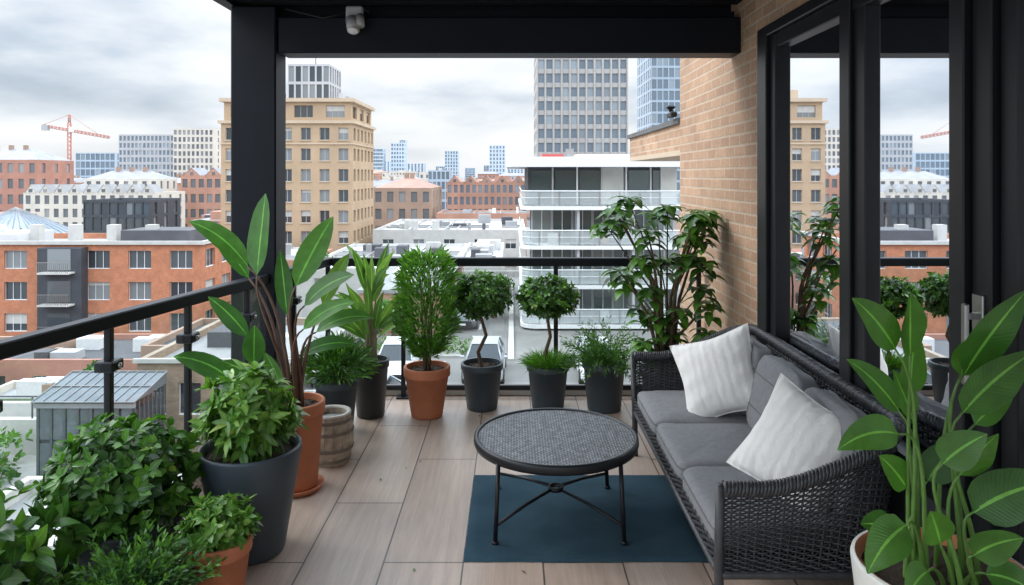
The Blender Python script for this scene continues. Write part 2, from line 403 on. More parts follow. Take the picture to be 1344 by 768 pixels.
mb.box(3.6,4.1,48,48.5,2.85,3.5,steel)
mb.obj('white_apartment_building')

mb=MB(); block(mb,5.2,23.9,150,172,G,52,11,23,10,1.2,1.9,towerw,glassb,greyb,roofg,.35,0,.5)
for k in range(12): mb.box(5.2+k*1.7-.12,5.2+k*1.7+.12,149.6,150,G,52,towerw)
mb.obj('concrete_tower_block')
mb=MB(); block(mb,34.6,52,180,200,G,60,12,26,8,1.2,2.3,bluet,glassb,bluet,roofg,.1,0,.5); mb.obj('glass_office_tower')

def simple(name,x0,x1,y0,y1,z1,nc,nr,ww,wh,wall,gl,roof=roofg,ns=3,extra=None,mull=0):
    mb=MB(); block(mb,x0,x1,y0,y1,G,z1,nc,nr,ns,ww,wh,wall,gl,whitep if mull else wall,roof,.2,mull,.4)
    if extra: extra(mb)
    mb.obj(name)
def gables(x0,x1,y0,z,n,h,wall,mat,dep=8):
    def f(mb):
        w=(x1-x0)/n
        for i in range(n):
            a=x0+i*w+.1*w;c=a+.8*w;m=(a+c)/2
            mb.add([(a,y0-.05,z),(c,y0-.05,z),(m,y0-.05,z+h),(a,y0+dep,z),(c,y0+dep,z),(m,y0+dep,z+h)],[(0,1,2),(3,5,4)],wall)
            mb.add([(a,y0-.15,z),(m,y0-.15,z+h+.1),(m,y0+dep,z+h+.1),(a,y0+dep,z),(c,y0-.15,z),(c,y0+dep,z)],[(0,1,2,3),(1,4,5,2)],mat)
            mb.box(m-.4,m+.4,y0-.12,y0-.07,z+.2,z+h*.5,glassf)
    return f
def hip(x0,x1,y0,y1,z,h,mat,chim=4):
    def f(mb):
        i=min((y1-y0),(x1-x0))/2*.8
        mb.add([(x0,y0,z),(x1,y0,z),(x1,y1,z),(x0,y1,z),(x0+i,(y0+y1)/2,z+h),(x1-i,(y0+y1)/2,z+h)],[(0,1,5,4),(1,2,5),(2,3,4,5),(3,0,4)],mat)
        for k in range(chim):
            x=x0+i+(x1-x0-2*i)*(k+.5)/chim; mb.box(x-.4,x+.4,(y0+y1)/2-.5,(y0+y1)/2+.5,z+h-.8,z+h+1,brownb)
    return f
slate=plain('slate_roof',(.27,.27,.29),.7,.2,.5); tile=plain('red_tile_roof',(.38,.22,.17),.8,.2,.5)
simple('cream_terrace_building',-108,-79,160,175,-2.2,14,4,1.1,1.9,cream,glassf,extra=gables(-108,-79,160,-2.2,9,1.8,cream,roofg,5))
simple('cream_terrace_building',-104,-86,176,186,.8,8,5,1.1,1.9,cream,glassf,extra=hip(-104,-86,176,186,.8,2,slate,3))
simple('dark_glass_building',-77,-65,130,142,-2.8,8,4,1.2,2.3,dark,glassd)
simple('grey_tower_block',-163,-140,300,330,18.5,14,11,1.0,1.9,greyb,glassb)
simple('grey_tower_block',-139.5,-123,298,330,20.8,9,12,1.1,1.9,cream,glassf)
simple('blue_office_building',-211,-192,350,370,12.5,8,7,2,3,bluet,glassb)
simple('red_brick_building',-145,-118,180,195,5.5,10,5,1.3,2.4,redb,glassf,extra=hip(-145,-118,180,195,5.5,3,slate))
simple('red_brick_building',-86,-69,188,200,1.6,8,4,1.3,2.2,redb2,glassf,extra=gables(-86,-69,188,1.6,3,2,redb2,slate))
simple('brown_brick_building',-27,-15.5,140,160,-.8,5,4,1.2,2,brownb,glassf,extra=hip(-27,-15.5,140,160,-.8,2.0,tile,2))
simple('red_brick_terrace_building',-18.5,4,205,220,-.4,13,4,1,2.2,redb2,glassb,extra=gables(-18.5,4,205,-.4,5,2.0,redb2,tile))
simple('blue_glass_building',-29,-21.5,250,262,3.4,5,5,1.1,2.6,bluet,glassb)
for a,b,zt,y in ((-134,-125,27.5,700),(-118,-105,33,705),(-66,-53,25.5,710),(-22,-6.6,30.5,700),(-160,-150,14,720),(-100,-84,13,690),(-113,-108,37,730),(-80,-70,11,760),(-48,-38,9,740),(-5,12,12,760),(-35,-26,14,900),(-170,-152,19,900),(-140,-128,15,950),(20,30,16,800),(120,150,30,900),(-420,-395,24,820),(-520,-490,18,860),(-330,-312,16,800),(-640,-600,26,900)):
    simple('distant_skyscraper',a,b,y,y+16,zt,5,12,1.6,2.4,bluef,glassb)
mb=MB(); mb.box(-82,-69.5,105,116,G,-7.2,cream)
mb.add([(-82,105,-7.2),(-69.5,105,-7.2),(-69.5,116,-7.2),(-82,116,-7.2),(-75.7,110.5,-3.2)],[(0,1,4),(1,2,4),(2,3,4),(3,0,4)],plain('blue_slate_glass',(.2,.26,.32),.3,.2,.5))
for k in range(9):
    t=k/8; mb.tube([(-82+12.5*t,104.95,-7.15),(-75.7,110.4,-3.1)],.04,roofg,5); mb.tube([(-69.45,105+11*t,-7.15),(-75.7,110.4,-3.1)],.04,roofg,5)
mb.obj('glass_pyramid_hall')
for a in ((-21.5,-6,72,98,-7.6),(-5.5,-1,70,92,-6.9),(-20,2,104,130,-6.2),(-46,-24,84,97,-8.2),(3,24,72,100,-7.0),(-14,20,134,146,-5.4),(-60,-48,90,120,-7.4),(26,60,60,140,-5)):
    mb=MB(); x0,x1,y0,y1,zt=a
    block(mb,x0,x1,y0,y1,G,zt,max(2,int((x1-x0)/4)),2,4,1.6,1.4,R.choice([redb2,lconc,brownb]),glassd,whitep,roofw,.15,1,.35)
    for k in range(16):
        x=R.uniform(x0+1,x1-2.5);y=R.uniform(y0+1,y1-3);h=R.uniform(.2,1.1)
        mb.box(x,x+R.uniform(.4,2.2),y,y+R.uniform(.6,2.2),zt-.4,zt+h,R.choice([whitep,roofg,lconc,greyb,roofd]))
    for k in range(4):
        x=R.uniform(x0+1,x1-2); mb.tube([(x,y0+2,zt),(x,y1-2,zt)],.12,steel,6)
        y=R.uniform(y0+2,y1-2); mb.box(x0+.4,x1-.4,y,y+.25,zt-.4,zt-.1,roofg)
    mb.obj('flat_roofed_warehouse')
# crane
mb=MB(); cr=plain('crane_red',(.5,.2,.16),.6,.1); X=-214;Y=350
def lattice(p,q,w,n,r=.11):
    p=Vector(p);q=Vector(q);d=(q-p).normalized();u=d.orthogonal().normalized();v=d.cross(u)
    cs=[u*w+v*w,u*w-v*w,-u*w-v*w,-u*w+v*w]
    for c in cs: mb.tube([p+c,q+c],r*1.4,cr,4)
    for i in range(n):
        a=p+(q-p)*i/n;b=p+(q-p)*(i+1)/n
        for k in range(4): mb.tube([a+cs[k],b+cs[(k+1)%4]],r,cr,4,False)
lattice((X,Y,G),(X,Y,27),.7,20)
lattice((X-13,Y,25.8),(X+19.5,Y,20),.45,18)
mb.tube([(X,Y,31),(X-12,Y,26.4)],.1,cr,4); mb.tube([(X,Y,31),(X+14,Y,21.5)],.1,cr,4); lattice((X,Y,27),(X,Y,31),.4,3)
mb.box(X-13,X-10,Y-1,Y+1,23.4,26,greyb); mb.box(X+.8,X+2.6,Y-2,Y-.2,22.5,25,whitep); mb.obj('tower_crane')
# distant low-rise city mass
mb=MB(); keep=[(-165,-120,290,335),(-215,-188,340,380),(-150,-112,172,200),(-112,-75,152,188),(-80,-60,125,146),(-90,-66,185,204),(-45,-14,95,166),(-84,-66,100,120),(-21,6,198,225),(-30,-20,245,265),(4,26,145,176),(33,54,175,202),(-24,26,60,147),(-62,-40,80,124)]
def free(a,b,c,d): return all(b<k[0]-1 or a>k[1]+1 or d<k[2]-1 or c>k[3]+1 for k in keep)
cnt=0
for tr in range(2600):
    y=90+ (R.random()**1.2)*700; hw=y*.8+20; x=R.uniform(-hw,hw*.5); w=R.uniform(7,20)*(1+y/900);d=R.uniform(9,18)
    if x>-20 and y<230: continue
    if not free(x,x+w,y,y+d): continue
    keep.append((x,x+w,y,y+d)); 
    zt=R.uniform(-7.5,-2.5) if y<200 else R.uniform(-6,-.5)+ (R.random()<.1)*R.uniform(3,9)*(y>300)
    wall=R.choice([redb,redb2,brownb,cream,cream,greyb,redb2]); rf=R.choice([roofg,roofg,roofw,slate,tile])
    nc=max(3,int(w/2.6)); ww=w/nc*.45
    facade(mb,(x,y,G),(1,0,0),w,zt-G,nc,4,ww,1.5,wall,R.choice([glassf,glassb]),wall,.2,.5,0)
    if x<0: facade(mb,(x+w,y,G),(0,1,0),d,zt-G,3,4,ww,1.5,wall,glassf,wall,.2,.5,0)
    else: mb.quad((x+w,y,G),(x+w,y+d,G),(x+w,y+d,zt),(x+w,y,zt),wall)
    mb.quad((x,y+d,G),(x,y,G),(x,y,zt),(x,y+d,zt),wall); mb.quad((x+w,y+d,G),(x,y+d,G),(x,y+d,zt),(x+w,y+d,zt),wall)
    if R.random()<.5: hip(x-.3,x+w+.3,y-.3,y+d+.3,zt,R.uniform(1.2,2.4),R.choice([slate,tile,slate]),2)(mb)
    else:
        mb.quad((x,y,zt),(x+w,y,zt),(x+w,y+d,zt),(x,y+d,zt),rf)
        mb.box(x+w*.3,x+w*.6,y+2,y+6,zt,zt+R.uniform(.8,2),R.choice([roofg,wall]))
        mb.box(x+w*.7,x+w*.8,y+2,y+4,zt,zt+R.uniform(.8,2),R.choice([roofw,wall]))
    cnt+=1
    if cnt>330: break
mb.obj('distant_city_buildings')

# ------------------------------------------------------------ leaves
def leaf(mb,base,d,n,L,W,droop,mat,seg=4,fold=.18,kind='l',wave=0):
    p=Vector(base);d=Vector(d).normalized();n=Vector(n)
    s=d.cross(n); s=s.normalized() if s.length>1e-4 else d.orthogonal().normalized()
    vs=[];uv=[];fs=[]
    for i in range(seg+1):
        t=i/seg
        if kind=='l': w=math.sin(math.pi*min(1,max(0,t))**.8)
        elif kind=='p': w=math.sin(math.pi*t**.85)**.65 if 0<t<1 else 0
        elif kind=='h': w=(math.sin(math.pi*t**.68)**.75 if 0<t<1 else 0)
        else: w=(1-t)**.6*(.5+.5*min(1,t*5))
        w=max(.03,w)*W*.5
        nn=s.cross(d).normalized()
        wv=wave*math.sin(t*9+len(mb.v))*w
        vs+= [p-s*w+nn*(fold*w+wv),p,p+s*w+nn*(fold*w-wv)]; uv+=[(0,t),(.5,t),(1,t)]
        p=p+d*(L/seg); d=(d-Vector((0,0,droop/seg))).normalized()
        s=(s-d*s.dot(d)).normalized()
    for i in range(seg):
        a=i*3; fs+=[(a,a+1,a+4,a+3),(a+1,a+2,a+5,a+4)]
    mb.add(vs,fs,mat,True,uv)
def rv(r=1): return Vector((R.gauss(0,1),R.gauss(0,1),R.gauss(0,1))).normalized()*r
def bush(mb,c,rx,rz,clusters,k,L,W,mat,kind='l',up=.4,droop=.5,seg=3,stemmb=None,stemmat=None,root=None,shell=.55,flat=.25):
    c=Vector(c)
    for i in range(clusters):
        o=rv(); rr=shell+(1-shell)*R.random()**.6 if R.random()<.8 else R.uniform(.15,.7)
        rr*=R.uniform(.86,1.16)
        p=c+Vector((o.x*rx,o.y*rx,o.z*rz))*rr
        out=(Vector((o.x,o.y,o.z*.8+up))).normalized()
        u=out.orthogonal().normalized();v=out.cross(u); ph=R.random()*6.28
        for j in range(k):
            a=ph+j*2.4; rad=u*math.cos(a)+v*math.sin(a)
            d=(rad*R.uniform(.6,1.1)+out*R.uniform(.2,.9)+rv(.15)).normalized()
            l=L*R.uniform(.6,1.15)
            leaf(mb,p+rv(L*.12),d,out+rv(.3),l,W*R.uniform(.7,1.15),droop*R.uniform(.3,1.4),mat,seg,kind=kind)
        if stemmb and i%3==0:
            r0=Vector(root) if root else c-Vector((0,0,rz)); m=(r0+p)/2+rv(rx*.12)
            stemmb.tube([r0,m,p],[.006,.004,.002],stemmat,5,False)
lf_dark=leafmat('leaf_dark_green',(.018,.06,.014),(.075,.19,.03),.3)
lf_mid=leafmat('leaf_mid_green',(.04,.12,.02),(.13,.3,.04),.35)
lf_light=leafmat('leaf_bright_green',(.07,.19,.03),(.22,.4,.07),.35)
lf_big=leafmat('leaf_strelitzia',(.03,.105,.025),(.09,.24,.045),.7)
lf_cala=leafmat('leaf_calla',(.035,.12,.02),(.12,.3,.045),.6,.3,.3)
lf_grass=leafmat('leaf_grass',(.05,.15,.02),(.16,.36,.05),.1,.35)
lf_jun=leafmat('leaf_juniper',(.04,.11,.04),(.12,.25,.08),.1)
lf_drac=leafmat('leaf_dracaena',(.06,.16,.03),(.22,.36,.1),.5)
stemg=plain('stem_green',(.11,.23,.045),.45,.25,20); stemr=plain('stem_reddish',(.13,.065,.04),.5,.25,20)
stemp=plain('stem_pale',(.35,.3,.2),.7,.25,30)
bark=plain('bark',(.15,.105,.07),.9,.3,30,bmp=.4)
terra=plain('terracotta',(.5,.175,.085),.75,.16,7,bmp=.15,bs=90)
slatepot=plain('slate_blue_pot',(.045,.062,.076),.5,.15,6,bmp=.1)
blackpot=plain('charcoal_pot',(.03,.035,.042),.5,.2,6,bmp=.1)
whitepot=plain('white_glazed_pot',(.66,.66,.62),.3,.06,5)
soil=plain('soil',(.045,.03,.02),.95,.6,60,bmp=1,bs=120)
def pot(par,rt,rb,h,mat,rim=True,inner=None,saucer=False,rimh=None):
    mb=MB(); t=rt*.09+.004; z0=.02 if saucer else 0
    rimh=rimh or h*.14
    if rim: pr=[(0,z0),(rb*.96,z0),(rb,z0+.012),(rb+(rt*.93-rb)*.98,h-rimh),(rt*.93,h-rimh),(rt*.99,h-rimh+.004),(rt,h-rimh+.012),(rt,h-.008),(rt*.985,h),(rt-t,h)]
    else: pr=[(0,z0),(rb*.95,z0),(rb,z0+.015),(rb+(rt-rb)*.5,h*.5),(rt,h-.012),(rt*.99,h-.002),(rt-t*.5,h)]
    mb.lathe(pr,mat,n=56); mb.lathe([(pr[-1][0],h),(rt-t,h-.006),(rt-t*1.3,h-.07)],inner or mat,n=56)
    if saucer: mb.lathe([(0,.001),(rb*1.15,.001),(rb*1.28,.03),(rb*1.22,.032),(rb*1.1,.012),(0,.012)],mat)
    mb.obj('pot',par)
    sb=MB(); rs=rt-t*1.15; vs=[(0,0,h-.03)];fs=[];n=28
    for q in (1,2,3):
        for k in range(n):
            a=2*math.pi*k/n; vs.append((rs*q/3*math.cos(a),rs*q/3*math.sin(a),h-.035+R.uniform(-.006,.008)*(q<3)))
    for k in range(n): fs.append((0,1+k,1+(k+1)%n))
    for q in (0,1):
        for k in range(n): fs.append((1+q*n+k,1+(q+1)*n+k,1+(q+1)*n+(k+1)%n,1+q*n+(k+1)%n))
    sb.add(vs,fs,soil,True)
    for k in range(40):
        a=R.random()*6.28;r=rs*R.random()**.5*.95; sb.lathe([(0,.008),(.008,.003),(.006,-.004)],bark if k%3 else soil,(r*math.cos(a),r*math.sin(a),h-.033),6)
    sb.obj('soil',par)
def stalks(par,z0,data,lmat,smat,r=.009,r0=.05,kind='p',seg=8,fold=.25,face=-.7):
    ml=MB();ms=MB()
    for (bx,bz,tx,tz,by,ty,W,dr) in data:
        b=Vector((bx,by,bz));t=Vector((tx,ty,tz)); a=math.atan2(by,bx+1e-6)+R.uniform(-.7,.7)
        s0=Vector((r0*math.cos(a)*R.uniform(.2,1),r0*math.sin(a)*R.uniform(.2,1),z0-.04))
        ld=(t-b).normalized(); h=(b-s0).length
        c1=s0+Vector((0,0,h*.45))+Vector((bx*.12,by*.12,0)); c2=b-ld*h*.25
        pts=[]
        for i in range(11):
            q=i/10; pts.append(s0*(1-q)**3+c1*3*q*(1-q)**2+c2*3*q*q*(1-q)+b*q**3)
        ms.tube(pts,[r*(1.25-.85*i/10) for i in range(11)],smat,8)
        L=(t-b).length; ld=(ld+Vector((0,0,dr*.5))).normalized()
        n=Vector((R.uniform(-.4,.4),face,R.uniform(.3,.7)))
        leaf(ml,b,ld,n,L*1.04,W,dr,lmat,seg,fold,kind,wave=.06)
    ml.obj('leaves',par); ms.obj('stems',par)

# 1 bird of paradise, terracotta pot
e=empty('bird_of_paradise_plant',(-1.21,4.05,0)); pot(e,.16,.12,.49,terra,saucer=True)
stalks(e,.47,[(-.2,1.2,-.17,1.63,-.05,.0,.165,.1),(0,1.13,.19,1.5,0,.05,.15,.3),(-.27,1.24,-.56,1.5,0,-.05,.12,.9),(-.3,1.16,-.5,1.40,.1,.1,.09,.5),
 (.05,1.02,.33,1.2,.0,-.05,.12,.8),(.1,.86,.42,.93,.05,.1,.1,1.0),(-.25,.86,-.44,1.08,-.05,-.1,.11,.5),(-.3,.6,-.6,.78,-.08,-.16,.13,.9),(-.18,.62,-.33,.76,-.1,-.2,.11,.6),
 (-.2,.72,-.18,.93,-.1,-.14,.12,.2),(.12,1.0,.25,1.28,.12,.2,.1,.4),(.0,.72,.3,.76,.1,.15,.09,.9),(-.08,.95,-.13,1.3,.1,.14,.1,.2),(.06,.9,.35,1.06,-.06,-.1,.09,.9),(-.05,.62,-.1,.8,-.12,-.2,.09,.3)],lf_big,stemr,.011)
# 2 dracaena
e=empty('dracaena_plant',(-1.03,5.28,0)); pot(e,.135,.1,.41,blackpot)
dt=[]
for i in range(24):
    a=R.uniform(0,6.28); el=R.uniform(.45,1.4); L=R.uniform(.28,.46); bz=R.uniform(.55,.98); q=.05
    bx,by=q*math.cos(a),q*math.sin(a); dt.append((bx,bz,bx+L*math.cos(a)*math.cos(el),bz+L*math.sin(el),by,by+L*math.sin(a)*math.cos(el)*.7,.062,R.uniform(.4,1.2)))
stalks(e,.39,dt,lf_drac,stemp,.009,.06,'l',7,.3)
# 3 bamboo topiary
e=empty('bamboo_topiary_plant',(-.62,5.28,0)); pot(e,.17,.115,.36,terra,rimh=.07)
ml=MB();ms=MB()
for k in range(5):
    a=k*1.3; ms.tube([(.02*math.cos(a),.02*math.sin(a),.3),(.035*math.cos(a+1),.03*math.sin(a),.6),(.06*math.cos(a),.05*math.sin(a),1.0)],[.012,.009,.004],bark,7)
for i in range(4200):
    z=R.uniform(.42,1.17); t=(z-.42)/.75; w=.2*min(1,(t*2.2+.35))*(1 if t<.75 else 1-(t-.75)*1.5); a=R.random()*6.28; rr=w*R.uniform(.3,1)**.5*(1+.13*math.sin(a*5+z*14))
    p=(rr*math.cos(a),rr*math.sin(a),z); d=Vector((math.cos(a)*.7,math.sin(a)*.7,R.uniform(.2,1.3)))+rv(.4)
    leaf(ml,p,d,rv(),R.uniform(.05,.1),.013,R.uniform(.2,1),lf_grass if R.random()<.7 else lf_mid,2,.1,'l')
ml.obj('leaves',e);ms.obj('stems',e)
# 4,5 ball topiary
def topiary(loc,h,r,rz,potargs,bend,under=False):
    e=empty('topiary_tree',loc); pot(e,*potargs); ml=MB();ms=MB()
    zt=potargs[2]
    pts=[(0,0,zt-.05),(-bend,.0,zt+.08),(bend,.02,zt+.2),(-bend*.5,0,h-rz*.8),(0,0,h)]
    sp=[]
    for i in range(len(pts)-1):
        for q in range(5):
            f=q/5;f=f*f*(3-2*f); sp.append(Vector(pts[i]).lerp(Vector(pts[i+1]),f))
    ms.tube(sp,[.016-.006*i/len(sp) for i in range(len(sp))],bark,8)
    for k in range(10): ms.tube([(0,0,h-rz*.8),Vector((0,0,h-rz*.3))+rv(r*.3),Vector((0,0,h))+rv(r*.7)],[.006,.004,.002],bark,5)
    bush(ml,(0,0,h),r*.9,rz*.85,330,7,.05,.026,lf_dark,up=.3,shell=.6)
    bush(ml,(0,0,h+.01),r*.95,rz*.92,110,6,.05,.026,lf_mid,up=.5,shell=.85)
    if under:
        for i in range(900):
            a=R.random()*6.28;rr=R.random()**.5*.13; d=Vector((math.cos(a)*rr*6,math.sin(a)*rr*6,R.uniform(.5,1.4)))+rv(.25)
            leaf(ml,(rr*math.cos(a),rr*math.sin(a),zt-.03),d,rv(),R.uniform(.08,.17),.009,1.3,lf_grass,4,.1,'g')
    ml.obj('foliage',e);ms.obj('trunk',e)
topiary((-.225,5.45,0),.84,.23,.17,(.16,.115,.34,slatepot),.03)
topiary((.27,5.45,0),.83,.22,.15,(.16,.12,.33,slatepot),.02,True)
# 6 feathery plant
e=empty('feathery_potted_plant',(.69,5.42,0)); pot(e,.165,.125,.36,slatepot); ml=MB()
for i in range(170):
    a=R.random()*6.28; el=R.uniform(.2,1.4); L=R.uniform(.16,.34); d=Vector((math.cos(a)*math.cos(el),math.sin(a)*math.cos(el),math.sin(el))); p=Vector((d.x*.06,d.y*.06,.33))
    for s in range(9):
        p=p+d*L/9; d=(d-Vector((0,0,.08))).normalized()
        for q in range(3): leaf(ml,p,d*.8+rv(.7),rv(),.045,.008,.3,lf_grass if s%2 else lf_jun,2,.1)
ml.obj('foliage',e)
# 7 tall shrub by wall
e=empty('schefflera_shrub',(1.1,5.15,0)); pot(e,.19,.14,.38,blackpot); ml=MB();ms=MB()
cl=[(808,284),(795,305),(822,300),(845,312),(868,296),(884,284),(902,318),(938,290),(955,312),(925,325),(838,345),(828,378),(812,365),(872,355),(912,385),(935,408),(862,425),(882,448),(840,452),(895,345),(918,352),(850,385),(820,270),(890,415),(948,290),(868,478),(845,420),(905,290),(920,440)]
for ci,(px,py) in enumerate(cl):
    b=Vector(((px-875)/184.5,R.uniform(-.2,.22),1.75-(py-230)/184.5+.05)); 
    if 1.1+b.x>1.38: b.x=.28
    m=Vector((b.x*.3+R.uniform(-.04,.04),b.y*.3,.35+(b.z-.35)*.55)); m2=Vector((b.x*.75,b.y*.75,.35+(b.z-.35)*.85))
    ms.tube([(b.x*.1,b.y*.15,.33),m,m2,b],[.01,.007,.005,.003] if ci%3 else [.016,.012,.008,.004],bark,7)
    for lvl in range(3):
        ph=R.random()*6
        for j in range((8,5,3)[lvl]):
            a=ph+j*2.4; d=Vector((math.cos(a),math.sin(a),R.uniform(-.15,.6)))
            leaf(ml,b-Vector((0,0,.045*lvl)),d,(0,0,1),R.uniform(.12,.18),R.uniform(.06,.085),R.uniform(.8,2.0),lf_dark if R.random()<.4 else lf_mid,6,.2,'l',.05)
ml.obj('leaves',e);ms.obj('branches',e)
# 8 herb pot
e=empty('herb_potted_plant',(-1.2,4.95,0)); pot(e,.15,.11,.36,slatepot); ml=MB()
for i in range(2200):
    a=R.random()*6.28; el=R.uniform(.15,1.5); q=R.random()**.5
    d=Vector((math.cos(a)*math.cos(el),math.sin(a)*math.cos(el),math.sin(el))); p=Vector((0,0,.36))+d*q*.25
    leaf(ml,p,d+rv(.5),rv(),R.uniform(.05,.11),.012,.6,lf_jun if R.random()<.5 else lf_grass,3,.1)
ml.obj('foliage',e)
# 9 barrel planter
e=empty('wooden_barrel_planter',(-1.11,4.43,0)); mb=MB(); wood=plain('weathered_oak',(.40,.34,.27),.85,.45,22,bmp=.6,bs=50)
for k in range(16):
    a0=2*math.pi*k/16;a1=2*math.pi*(k+.95)/16; vs=[];fs=[]
    for z,r in ((0,.105),(.07,.13),(.15,.14),(.22,.135),(.3,.118)):
        for rr in (r,r-.015):
            for a in (a0,(a0+a1)/2,a1): vs.append((rr*math.cos(a),rr*math.sin(a),z))
    for i in range(4):
        o=i*6; fs+=[(o,o+1,o+7,o+6),(o+1,o+2,o+8,o+7),(o+4,o+3,o+9,o+10),(o+5,o+4,o+10,o+11),(o,o+6,o+9,o+3),(o+2,o+5,o+11,o+8)]
    fs.append((24,25,28,27));fs.append((25,26,29,28)); mb.add(vs,fs,wood)
ib=plain('iron_band',(.2,.17,.14),.6,.3,20,metal=.3)
for z,r in ((.035,.122),(.10,.1385),(.2,.1395),(.265,.1285)): mb.lathe([(r,z-.01),(r+.003,z),(r,z+.01)],ib)
mb.lathe([(.1,.296),(.1,.306),(.122,.308),(.124,.296)],plain('lime_rim',(.5,.47,.42),.9,.2,20))
mb.obj('barrel',e); sb=MB(); sb.lathe([(0,.0),(.05,.004),(.112,-.004)],plain('gravel_top',(.3,.29,.27),.95,.4,80,bmp=1),(0,0,.262)); sb.obj('gravel',e)
# 10 big slate pot bushy
e=empty('leafy_shrub_in_large_pot',(-1.22,3.38,0)); pot(e,.232,.155,.49,slatepot,rim=False); ml=MB();ms=MB()
bush(ml,(-.01,0,.66),.2,.17,105,8,.085,.034,lf_light,up=.8,droop=.9,seg=4,stemmb=ms,stemmat=stemg,root=(0,0,.45))
bush(ml,(0,0,.58),.19,.12,70,7,.085,.034,lf_mid,up=.5,droop=.9,seg=4)
ml.obj('leaves',e);ms.obj('stems',e)
# 11 dark round shrub
e=empty('round_shrub',(-1.66,3.1,0)); pot(e,.235,.17,.3,slatepot,rim=False); ml=MB();ms=MB()
bush(ml,(0,0,.43),.27,.22,270,7,.066,.038,lf_dark,up=.5,droop=.7,seg=3,stemmb=ms,stemmat=bark,root=(0,0,.27))
bush(ml,(0,0,.45),.28,.24,190,6,.064,.036,lf_mid,up=.6,seg=3,shell=.85)
ml.obj('leaves',e);ms.obj('stems',e)
# 12 small terracotta variegated
e=empty('variegated_shrub',(-1.19,2.92,0)); pot(e,.135,.1,.29,terra,rimh=.06); ml=MB()
bush(ml,(0,0,.345),.135,.1,120,7,.05,.026,lf_light,up=.9,droop=.5,seg=3); bush(ml,(0,0,.33),.14,.09,50,6,.05,.024,lf_mid,up=.6)
ml.obj('leaves',e)
# 13
e=empty('juniper_shrub',(-1.38,2.66,0)); pot(e,.17,.13,.24,slatepot,rim=False); ml=MB()
for i in range(300):
    o=rv(); o.z=abs(o.z)*.9+.1; L=R.uniform(.13,.26); d=o.normalized(); p=Vector((d.x*.05,d.y*.05,.2))
    for s in range(8):
        p=p+d*L/8; d=(d+rv(.1)-Vector((0,0,.05))).normalized()
        if s>1:
            for q in range(3): leaf(ml,p,d*.9+rv(.7),rv(),.032,.011,.2,lf_jun if s<6 else lf_mid,2,.1)
ml.obj('foliage',e)
e=empty('glossy_camellia_shrub',(-1.86,2.62,0)); pot(e,.16,.12,.2,slatepot); ml=MB();ms=MB()
bush(ml,(-.0,0,.34),.22,.22,45,5,.11,.058,lf_dark,up=.4,droop=.7,seg=5,stemmb=ms,stemmat=bark,root=(0,0,.17)); bush(ml,(0,0,.36),.23,.23,35,5,.1,.05,lf_mid,seg=5)
ml.obj('leaves',e);ms.obj('stems',e)
# 14 right foreground
e=empty('calla_lily_plant',(1.245,2.1,0)); pot(e,.24,.17,.62,whitepot,rim=False,inner=terra)
def q14(bx,by,tx,ty): f=lambda x:(x-1233)/452; g=lambda y:1.75-(y-230)/452; return f(bx),g(by),f(tx),g(ty)
d14=[]
for (a,b,c,d,W,dr,y0,y1) in [(1192,466,1180,384,.125,.15,0,-.05),(1168,456,1106,388,.095,.6,-.02,-.06),(1203,525,1214,442,.10,.1,.05,.06),(1263,490,1328,380,.115,.3,0,-.05),(1250,535,1324,450,.13,.5,-.04,-.1),
  (1162,560,1074,574,.095,.9,-.06,-.12),(1252,655,1334,606,.145,.6,-.08,-.14),(1168,672,1110,724,.11,1.0,-.08,-.14),(1240,612,1276,555,.1,.3,-.06,-.1),(1187,545,1118,476,.085,.6,.04,.03),
  (1283,560,1338,528,.07,.7,.02,.04),(1208,590,1244,545,.1,.4,-.1,-.16),(1228,640,1266,585,.1,.4,.05,.03),(1262,728,1308,744,.09,.9,-.1,-.15),(1200,650,1160,604,.09,.5,.05,.03),(1275,500,1304,450,.08,.3,.06,.08),(1170,700,1128,688,.085,.7,.02,0),
  (1205,690,1180,640,.09,.5,-.1,-.15),(1240,700,1285,668,.1,.6,-.12,-.17),(1190,725,1150,745,.08,.9,-.1,-.16),(1215,560,1195,500,.08,.3,.08,.1)]:
    p=q14(a,b,c,d); d14.append((p[0],p[1],p[2],p[3],y0,y1,W,dr))
stalks(e,.6,d14,lf_cala,stemg,.0072,.11,'h',10,.2,-.85)

# street trees
def tree(loc,h,r,seed):
    ml=MB(); ms=MB(); e=empty('street_tree',loc)
    ms.tube([(0,0,0),(.1,0,h*.3),(0,.1,h*.6)],[.2,.15,.1],bark,8)
    for k in range(8):
        o=rv(); o.z=abs(o.z); tip=Vector((0,0,h*.65))+Vector((o.x*r*.8,o.y*r*.8,o.z*h*.3)); ms.tube([(0,.05,h*.45),(tip+Vector((0,0,h*.5)))/2,tip],[.1,.06,.02],bark,5)
    for k in range(16):
        c=Vector((0,0,h*.68))+Vector((R.uniform(-1,1)*r*.75,R.uniform(-1,1)*r*.75,R.uniform(-1,1)*h*.25))
        bush(ml,c,r*.4,r*.33,26,4,.38,.22,R.choice([lf_dark,lf_mid]),seg=2)
    ml.obj('crown',e);ms.obj('trunk',e)
for i,(x,y,z,h,r) in enumerate([(-22.6,30,G,5.0,2.2),(-30.5,39,-10.9,2.4,1.3),(-22.5,39.5,-10.9,2.2,1.2),(-23,82,G,7,2.6),(-66,100,G,8,3),(-26,25,G,4,2),(-1.2,47,D,2.6,1.1),(-6.5,39.5,D,2.2,1.0),(-46,93,G,9,3),(-55,86,G,8,3),(-19.5,24,G,4.6,2)]): tree((x,y,z),h,r,i)
mb=MB()
for k in range(9): bush(mb,(-8+k*.75,37.4,D+.4),.55,.5,60,4,.16,.09,lf_mid,seg=2)
mb.obj('hedge')

